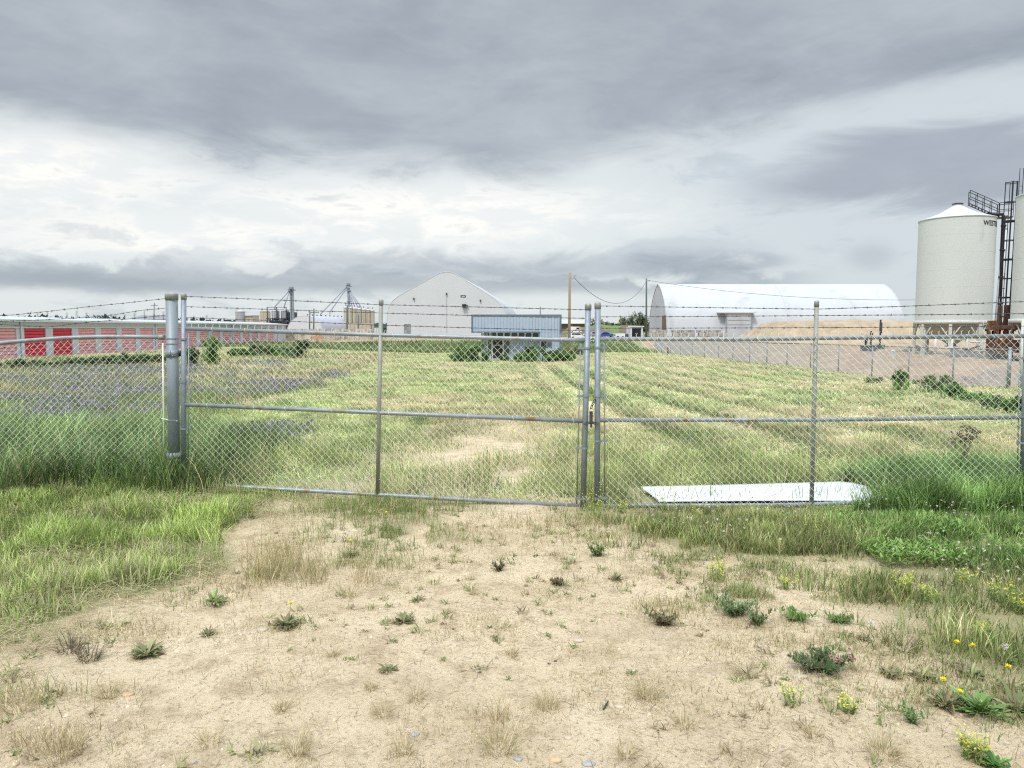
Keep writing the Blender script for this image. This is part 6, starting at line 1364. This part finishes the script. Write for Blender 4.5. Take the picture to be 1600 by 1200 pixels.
# ------------------------------------------------------------------ individual weeds, flowers and stones on the drive
def weed(px, py, kind, size, label, name, cat, group=None, flowers=(), pal=None, n=None, hs=1.0):
    x, y = gpt(px, py); g = Tz(x, y); root = empty(name, (x, y, g), label, cat, group); A = Acc(); Z0 = lambda X, Y: T(X, Y)
    if kind == 'rosette':
        n = n or 30; size *= .72; n = int(n*1.3); pal = pal or [(.24, .28, .12), (.30, .34, .15), (.19, .23, .10), (.34, .29, .18), (.26, .19, .12)]; a = RNG.random(n)*6.28; r = RNG.random(n)*size*.15; X = x+np.cos(a)*r; Y = y+np.sin(a)*r
        A.add(*blades(X, Y, Z0(X, Y)+.003, size*(.5+.6*RNG.random(n)), np.full(n, .008+size*.13)*(.5+.7*RNG.random(n)), a, .6+RNG.random(n)*.8, .2+.7*RNG.random(n), pick(n, pal)*var(n, .22), None, 3, [.3, .75, 1, 0]))
        for q in range(3):    # toothed edges: small leaflets along the leaves
            X = x+np.cos(a)*size*(.25+.2*q); Y = y+np.sin(a)*size*(.25+.2*q); A.add(*blades(X, Y, Z0(X, Y)+size*.22, np.full(n, size*.16), np.full(n, .010), a+RNG.choice([-1, 1], n)*1.1, 1.0+.5*RNG.random(n), np.full(n, .3), pick(n, pal)*var(n, .15)))
    elif kind == 'tuft':
        n = n or 110; size *= .85; n = int(n*.8); pal = pal or [(.54, .45, .28), (.44, .38, .21), (.60, .51, .33), (.34, .32, .17)]; a = RNG.random(n)*6.28; r = RNG.random(n)**.5*size*.45; X = x+np.cos(a)*r; Y = y+np.sin(a)*r
        A.add(*blades(X, Y, Z0(X, Y)-.003, size*(.4+.8*RNG.random(n)), np.full(n, .0026), a+RNG.normal(0, .5, n), .25+RNG.random(n)*.8, RNG.random(n)*.9, pick(n, pal)*var(n, .15), None, 3))
    elif kind == 'bushy':
        n = n or 420; pal = pal or GG+[(.14, .22, .08)]; i = RNG.integers(0, 14, n); sa = RNG.random(14)*6.28; sl = .3+.7*RNG.random(14); t = RNG.random(n); hx = np.cos(sa[i])*size*.55*sl[i]*t; hy = np.sin(sa[i])*size*.45*sl[i]*t; X = x+hx+RNG.normal(0, size*.05, n); Y = y+hy+RNG.normal(0, size*.05, n)
        A.add(*blades(X, Y, Z0(X, Y)+t*size*.6*sl[i]*hs, np.full(n, .028)*(.6+.8*RNG.random(n)), np.full(n, .010)*(.7+.6*RNG.random(n)), RNG.random(n)*6.28, RNG.random(n)*1.6, RNG.random(n)*.8, pick(n, pal)*var(n, .2)))
        k = 26; a = RNG.random(k)*6.28; X = np.full(k, x); Y = np.full(k, y); A.add(*blades(X, Y, Z0(X, Y), size*(.3+.4*RNG.random(k)), np.full(k, .003), a, np.minimum(1.5, (.3+.6*RNG.random(k))/hs), .2+0*a, pick(k, [(.16, .18, .08), (.20, .15, .09)]), None, 3))
    elif kind == 'spray':   # thin upright stems carrying yellow flowers
        size *= .85 if size > .25 else .75; k = max(6, int((n or 26)*.6)); pal = [(.30, .38, .13), (.38, .44, .17)]; a = RNG.random(k)*6.28; r = RNG.random(k)**.5*size*.35; X = x+np.cos(a)*r; Y = y+np.sin(a)*r; z = Z0(X, Y); H = size*(.55+.5*RNG.random(k)); ln = RNG.random(k)*.3
        A.add(*blades(X, Y, z, H, np.full(k, .004), a, ln, np.full(k, .1), pick(k, pal)*var(k, .1), None, 3))
        for q in range(9): t = RNG.random(k)*.8; A.add(*blades(X+np.cos(a)*np.sin(ln)*H*t, Y+np.sin(a)*np.sin(ln)*H*t, z+H*t*np.cos(ln), np.full(k, .03), np.full(k, .009), RNG.random(k)*6.28, .6+RNG.random(k)*.8, np.full(k, .3), pick(k, pal)*var(k, .2)))
        B = Acc()
        for q in range(6): t = .60+.44*RNG.random(k); B.add(*blades(X+np.cos(a)*np.sin(ln)*H*t+RNG.normal(0, .010, k), Y+np.sin(a)*np.sin(ln)*H*t+RNG.normal(0, .010, k), z+H*t*np.cos(ln), np.full(k, .010), np.full(k, .009), RNG.random(k)*6.28, RNG.random(k)*1.5, np.full(k, .4), pick(k, [(.80, .72, .08), (.72, .70, .16), (.62, .64, .16)])))
        B.build('flowers', M['petal'], root, origin=(x, y, g))
    elif kind == 'dead':    # dry umbel stalks
        k = n or 7; mb = MB(); hd = Acc()
        for q in range(k):
            dx = random.uniform(-.5, .5)*size*.35; H = size*random.uniform(.72, 1.05); p0 = Vector((x+dx*.4, y, g)); p1 = Vector((x+dx*.8, y+random.uniform(-.05, .05), g+H*.55)); p2 = Vector((x+dx*1.25, y+random.uniform(-.08, .08), g+H)); mb.tube([p0, p1, p2], [.005, .004, .003], 5)
            for u in range(7): a = random.random()*6.28; e = p2+Vector((math.cos(a)*.055, math.sin(a)*.055, random.uniform(.0, .05))); mb.tube([p2, e], .0016, 3, False); mm = 14; hd.add(*blades(np.full(mm, e.x)+RNG.normal(0, .010, mm), np.full(mm, e.y)+RNG.normal(0, .010, mm), np.full(mm, e.z)+RNG.normal(0, .006, mm), np.full(mm, .016), np.full(mm, .008), RNG.random(mm)*6.28, RNG.random(mm)*1.5, np.zeros(mm), pick(mm, [(.07, .055, .05), (.11, .085, .06)])))
        mb.build('stems', M['bark'], root, True); hd.build('seed_heads', M['leaf'], root, origin=(x, y, g)); n = None
    if A.n: A.build('leaves', M['leaf'], root, origin=(x, y, g))
    for (fx, fy, hz, colr) in flowers:
        c = Vector((x+fx, y+fy, g+hz)); mb = MB(); mb.tube([(x+fx*.3, y+fy*.3, g), (x+fx*.8, y+fy*.8, g+hz*.6), tuple(c)], .0018, 5); st = mb.build('stem', M['stemg'], root, True)
        B = Acc(); k = 70 if colr == 'y' else 90; a = RNG.random(k)*6.28
        if colr == 'y': B.add(*blades(np.full(k, c.x), np.full(k, c.y), np.full(k, c.z), .012+.009*RNG.random(k), np.full(k, .006), a, .5+RNG.random(k)*1.05, np.full(k, .15), pick(k, [(.92, .84, .04), (.88, .76, .03)])))
        elif colr == 'w': B.add(*blades(np.full(k, c.x), np.full(k, c.y), np.full(k, c.z), .016+.006*RNG.random(k), np.full(k, .005), a, RNG.random(k)*2.8, np.full(k, .1), pick(k, [(.75, .73, .68)])))
        else: B.add(*blades(np.full(k, c.x), np.full(k, c.y), np.full(k, c.z), .009+.005*RNG.random(k), np.full(k, .006), a, RNG.random(k)*2.2, np.full(k, .3), pick(k, [(.62, .38, .34), (.70, .52, .46)])))
        B.build('flower', M['petal'], root, origin=(x, y, g))
    return root
YF = lambda *l: [(a, b, h, 'y') for a, b, h in l]
weed(446, 980, 'rosette', .15, 'dark leafed dandelion with one yellow flower on the left part of the drive', 'dandelion', 'weed', 'dandelions', YF((.03, .02, .13)), n=46)
weed(630, 975, 'rosette', .12, 'green toothed rosette without flower left of the middle of the drive', 'dandelion', 'weed', 'dandelions', n=40)
weed(606, 1052, 'rosette', .09, 'small sparse rosette below the green toothed one', 'dandelion', 'weed', 'dandelions', n=16)
weed(654, 940, 'rosette', .08, 'tiny rosette above the green toothed one', 'dandelion', 'weed', 'dandelions', n=14)
weed(230, 1022, 'rosette', .15, 'broad dense green rosette near the left grass edge', 'dandelion', 'weed', 'dandelions', n=64)
weed(335, 940, 'rosette', .15, 'upright light green leafed weed by the left grass edge', 'dandelion', 'weed', 'dandelions', n=24, pal=[(.20, .32, .09), (.16, .27, .08), (.44, .38, .22)])
weed(325, 990, 'rosette', .09, 'small dark rosette between the broad rosette and the flowering dandelion', 'dandelion', 'weed', 'dandelions', n=18)
weed(548, 868, 'rosette', .12, 'dandelion with one yellow flower in the weedy strip in front of the left leaf', 'dandelion', 'weed', 'dandelions', YF((0, 0, .12)), n=26)
weed(604, 830, 'rosette', .12, 'dandelion with a yellow flower closest to the bottom rail of the left leaf', 'dandelion', 'weed', 'dandelions', YF((0, 0, .15)), n=22)
weed(888, 878, 'tuft', .12, 'small dark spiky tuft in the middle of the drive before the gate', 'grass_tuft', 'weed', 'spiky tufts', pal=[(.17, .20, .09), (.26, .26, .13), (.12, .15, .07)], n=60)
weed(934, 868, 'bushy', .20, 'small upright green bush right of the spiky tuft before the gate', 'weed_plant', 'weed', None, pal=[(.18, .26, .10), (.13, .20, .07), (.25, .31, .13)])
weed(962, 903, 'rosette', .10, 'spiky rosette below the small upright bush', 'dandelion', 'weed', 'dandelions', n=22)
weed(872, 912, 'bushy', .14, 'flat brown leafed weed in the middle of the drive', 'weed_plant', 'weed', None, pal=[(.24, .17, .11), (.22, .21, .11), (.15, .12, .08)], hs=.45)
weed(780, 890, 'bushy', .10, 'little dark twiggy weed left of the middle of the drive', 'weed_plant', 'weed', None, pal=[(.12, .10, .07), (.16, .16, .08)], n=160)
weed(1038, 970, 'bushy', .24, 'ragged weed with a green top and brown base right of the middle', 'weed_plant', 'weed', None, pal=[(.19, .24, .09), (.25, .20, .13), (.16, .12, .08)], n=520, hs=.6)
weed(1150, 958, 'bushy', .30, 'wide low grey green bushy weed on the right half of the drive', 'weed_plant', 'weed', None, pal=[(.20, .28, .13), (.16, .24, .11), (.24, .30, .16)], n=1100, hs=.6)
weed(1185, 975, 'bushy', .16, 'small grey green weed touching the wide bushy one on its right', 'weed_plant', 'weed', None, pal=[(.18, .26, .11), (.14, .20, .09)], n=300)
weed(1245, 970, 'bushy', .22, 'creeping bright green weed right of the wide bushy one', 'weed_plant', 'weed', None, pal=[(.16, .28, .08), (.22, .34, .11)], n=500, hs=.4)
weed(1310, 975, 'bushy', .18, 'smaller creeping green weed above the pink clover', 'weed_plant', 'weed', None, pal=[(.17, .28, .09), (.23, .32, .13)], n=320, hs=.4)
weed(1345, 942, 'tuft', .13, 'short green tuft near the right bank', 'grass_tuft', 'weed', 'spiky tufts', pal=[(.16, .24, .09), (.22, .27, .12)], n=80)
weed(1283, 1042, 'bushy', .30, 'dark green clover patch with small pink heads on the right of the drive', 'clover_patch', 'clover', None, pal=[(.09, .17, .06), (.12, .21, .08), (.20, .18, .12)], n=1300, hs=.4, flowers=[(random.uniform(-.22, .2), random.uniform(-.08, .1), random.uniform(.05, .09), 'p') for _ in range(11)])
weed(1410, 1008, 'tuft', .20, 'tuft with upright reddish brown stalks on the right of the drive', 'red_stemmed_weed', 'weed', None, pal=[(.20, .10, .08), (.26, .14, .10), (.16, .20, .08)], n=90)
weed(1352, 1000, 'rosette', .09, 'little weed with one white seed head left of the reddish stalks', 'dandelion', 'weed', 'dandelions', [(.03, 0, .10, 'w')], n=16)
weed(1392, 1050, 'rosette', .11, 'rosette under the reddish stalks', 'dandelion', 'weed', 'dandelions', n=22)
weed(1440, 1056, 'rosette', .12, 'flat rosette right of the one under the reddish stalks', 'dandelion', 'weed', 'dandelions', n=26)
weed(1515, 1052, 'rosette', .12, 'dandelion with two high yellow flowers near the right edge', 'dandelion', 'weed', 'dandelions', YF((-.06, .02, .17), (.01, 0, .16)), n=24)
weed(1580, 1075, 'rosette', .12, 'dandelion with a single yellow flower at the right edge of the photo', 'dandelion', 'weed', 'dandelions', YF((-.02, 0, .12)), n=22)
weed(1570, 1030, 'rosette', .09, 'small weed with a white seed head near the right edge', 'dandelion', 'weed', 'dandelions', [(0, 0, .08, 'w')], n=14)
weed(1478, 1098, 'rosette', .15, 'spreading dandelion with two yellow flowers, left of the big bright rosette', 'dandelion', 'weed', 'dandelions', YF((0, .03, .11), (.045, -.03, .08)), n=40)
weed(1530, 1108, 'rosette', .20, 'big bright green rosette near the lower right corner', 'dandelion', 'weed', 'dandelions', n=44, pal=[(.19, .32, .09), (.15, .26, .08), (.23, .36, .12)])
weed(1590, 1108, 'rosette', .18, 'big green rosette cut by the right frame edge', 'dandelion', 'weed', 'dandelions', n=40)
weed(1425, 1125, 'bushy', .13, 'small upright green weed left of the lower right corner', 'weed_plant', 'weed', None, pal=[(.16, .26, .09), (.20, .30, .12)], n=160)
weed(1520, 1185, 'spray', .17, 'yellow green flowering weed in the lower right corner', 'yellow_weed', 'flower', 'yellow flowering weeds', n=40)
weed(1555, 1195, 'rosette', .10, 'clover leafed weed with one yellow flower at the bottom right corner', 'dandelion', 'weed', 'dandelions', YF((-.05, .03, .06)), n=30, pal=[(.11, .24, .06), (.15, .29, .08)])
weed(1242, 1105, 'spray', .15, 'spindly pale weed with few yellow flowers low on the right', 'yellow_weed', 'flower', 'yellow flowering weeds', n=12)
weed(1325, 1110, 'spray', .11, 'flat yellowish weed right of the spindly one', 'yellow_weed', 'flower', 'yellow flowering weeds', n=18)
for (px, py, s_, n, lab) in ((1048, 800, .34, 16, 'tall yellow flowering stalks standing in front of the left end of the white sheet'), (925, 806, .34, 24, 'yellow flowering stalks growing between the two middle gate stiles'), (975, 803, .16, 16, 'short yellow flowering weed right of the middle gate stiles'), (1090, 808, .13, 14, 'short yellow weed under the bottom rail at the white sheet'), (1118, 905, .20, 30, 'yellow flowering weed on the near edge of the right bank'), (1232, 920, .14, 18, 'small yellow flowering weed above the creeping green weed'),
                         (1415, 930, .20, 44, 'dense bright yellow flowering clump on the right bank'), (1450, 940, .14, 20, 'smaller yellow clump right of the dense bright one'), (1508, 915, .20, 26, 'yellow flowering clump below the broad leafed weeds'), (1562, 940, .20, 34, 'yellow flowering clump near the right frame edge'), (1530, 992, .15, 20, 'yellow flowering weed above the two high dandelion flowers'), (1265, 845, .30, 10, 'thin yellow green stalk in front of the middle stile of the right leaf'), (1590, 960, .18, 24, 'yellow and white flowering clump at the right frame edge')):
    weed(px, py, 'spray', s_, lab, 'yellow_weed', 'flower', 'yellow flowering weeds', n=n)
weed(1495, 762, 'dead', .66, 'dead brown umbel stalks standing behind the right gate leaf', 'dead_stalks', 'dead plant', n=9)
TUF = [(462, 1172, .12, 'rounded dry tuft at the bottom left of the middle'), (628, 1170, .10, 'dense grey green dry tuft at the bottom'), (598, 1115, .10, 'dry tuft above the dense grey green one'), (330, 1162, .11, 'spread dry tuft near the bottom left'), (170, 1085, .12, 'loose pale tuft on the left of the drive'), (30, 1110, .16, 'tall thin tuft at the left frame edge'), (95, 1180, .16, 'tall thin tuft in the bottom left corner'), (440, 1110, .07, 'small brown tuft above the rounded dry tuft'), (580, 1080, .06, 'tiny brown tuft in the middle left'),
       (650, 1090, .10, 'low brown tuft in the middle'), (780, 1165, .17, 'tall yellow dry tuft at the bottom middle'), (855, 1100, .12, 'wide low tuft right of the middle'), (1010, 1090, .12, 'wide thin tuft on the right half'), (1070, 1135, .10, 'thin grey tuft low on the right half'), (1160, 1058, .09, 'small light green tuft with brown base'), (1380, 1175, .15, 'dry seeding tuft at the bottom right'), (1390, 1170, .08, 'short dark tuft at the bottom right'), (1270, 1150, .08, 'thin short tuft near the bottom right'), (800, 1020, .08, 'brown tuft in the middle of the drive'), (520, 1030, .06, 'tiny tuft left of the small sparse rosette'),
       (735, 905, .07, 'small olive tuft before the left leaf'), (430, 895, .24, 'tall pale seeding grass on the left side before the gate'), (545, 930, .15, 'dry upright grass right of the tall pale grass'), (1340, 1040, .08, 'thin tuft left of the reddish stalks'), (110, 1020, .15, 'dark brown dead clump by the left grass'), (140, 1030, .12, 'second dark brown clump right beside the first'), (700, 960, .06, 'tiny brown tuft right of the green rosette'), (980, 1180, .08, 'small thin tuft at the bottom right of the middle')]
for i, (px, py, s_, lab) in enumerate(TUF):
    pal = [(.13, .10, .07), (.20, .17, .10), (.10, .08, .06)] if 'dark brown' in lab else None
    weed(px, py, 'tuft', s_, lab, 'dry_tuft', 'grass tuft', 'dry tufts on the drive', n=150 if s_ > .11 else 90, pal=pal)
def stone(px, py, sx, sy, sz, mt, label, name='stone', seed=0):
    sx *= .72; sy *= .72; sz *= .6; x, y = gpt(px, py); g = Tz(x, y); V = []; Fc = []; nu, nv = 12, 7; rs = random.Random(seed)
    for j in range(nv+1):
        for i in range(nu):
            t = 2*math.pi*i/nu; p = math.pi*j/nv-math.pi/2; k = 1+.22*(float(fbm(math.cos(t)*1.7+seed, math.sin(t)*1.7+p*1.3))-.5)*2; V.append((x+math.cos(t)*math.cos(p)*sx*k, y+math.sin(t)*math.cos(p)*sy*k, g+.1*sz+math.sin(p)*sz*k))
    for j in range(nv):
        for i in range(nu): a = j*nu+i; b = j*nu+(i+1) % nu; Fc.append((a, b, b+nu, a+nu))
    mb = MB(); mb.add(V, Fc); o = mb.build(name, mt, None, True); thing(o, (x, y, g), label, 'stone')
for i, (px, py, sx, sy, sz, mt, lab) in enumerate(((410, 985, .05, .045, .025, 'rock', 'pale flat stone left of the flowering dandelion'), (904, 1000, .045, .035, .018, 'rock', 'pale oval stone in the middle of the drive'), (868, 1182, .040, .03, .02, 'rock_or', 'orange stone at the bottom of the photo'), (648, 1143, .028, .022, .014, 'rock_bl', 'small blue grey stone at the bottom'), (772, 757, .10, .07, .05, 'rock', 'pale stone in the path just behind the left gate leaf'),
    (968, 1102, .035, .03, .014, 'rock', 'pale stone right of the dark stick'), (888, 1150, .025, .02, .012, 'rock', 'little pale stone above the orange one'), (686, 1050, .014, .013, .011, 'rock', 'tiny round pebble right of the small sparse rosette'), (872, 843, .05, .03, .015, 'rock', 'pale flat stone in front of the latch stiles'), (853, 872, .03, .025, .02, 'rock', 'rough pale stone below the flat one before the gate'), (810, 1180, .03, .02, .01, 'rock_bl', 'dark grey pebble left of the orange stone'), (1250, 1055, .05, .035, .014, 'rock', 'pale flat stone below the pink clover'), (100, 1028, .016, .014, .01, 'rock', 'tiny white stone by the dark brown clumps'), (200, 1085, .04, .035, .015, 'rock_or', 'flat pinkish stone on the left of the drive'), (920, 1188, .04, .03, .012, 'rock_bl', 'grey brown stone right of the orange one'))):
    stone(px, py, sx, sy, sz, M[mt], lab, 'stone', i*3.3)
x, y = gpt(945, 1104); mb = MB(); mb.tube([(x-.01, y-.02, Tz(x, y)+.006), (x+.012, y+.02, Tz(x, y)+.012), (x+.022, y+.05, Tz(x, y)+.010)], [.004, .0045, .003], 6); o = mb.build('stick', M['stick'], None, True); thing(o, (x, y, Tz(x, y)), 'short dark stick lying on the sand low in the middle', 'stick')
for i, (px, py) in enumerate(((858, 1035), (868, 1031))):
    stone(px, py, .012, .010, .009, M['stick'], ['left of two dark clods on the sand', 'right of two dark clods on the sand'][i], 'dark_clod', i)

for o in list(SC.objects):
    if o.get('label') and len(o['label'].split()) > 16: print('LONG', o.name, o['label'])
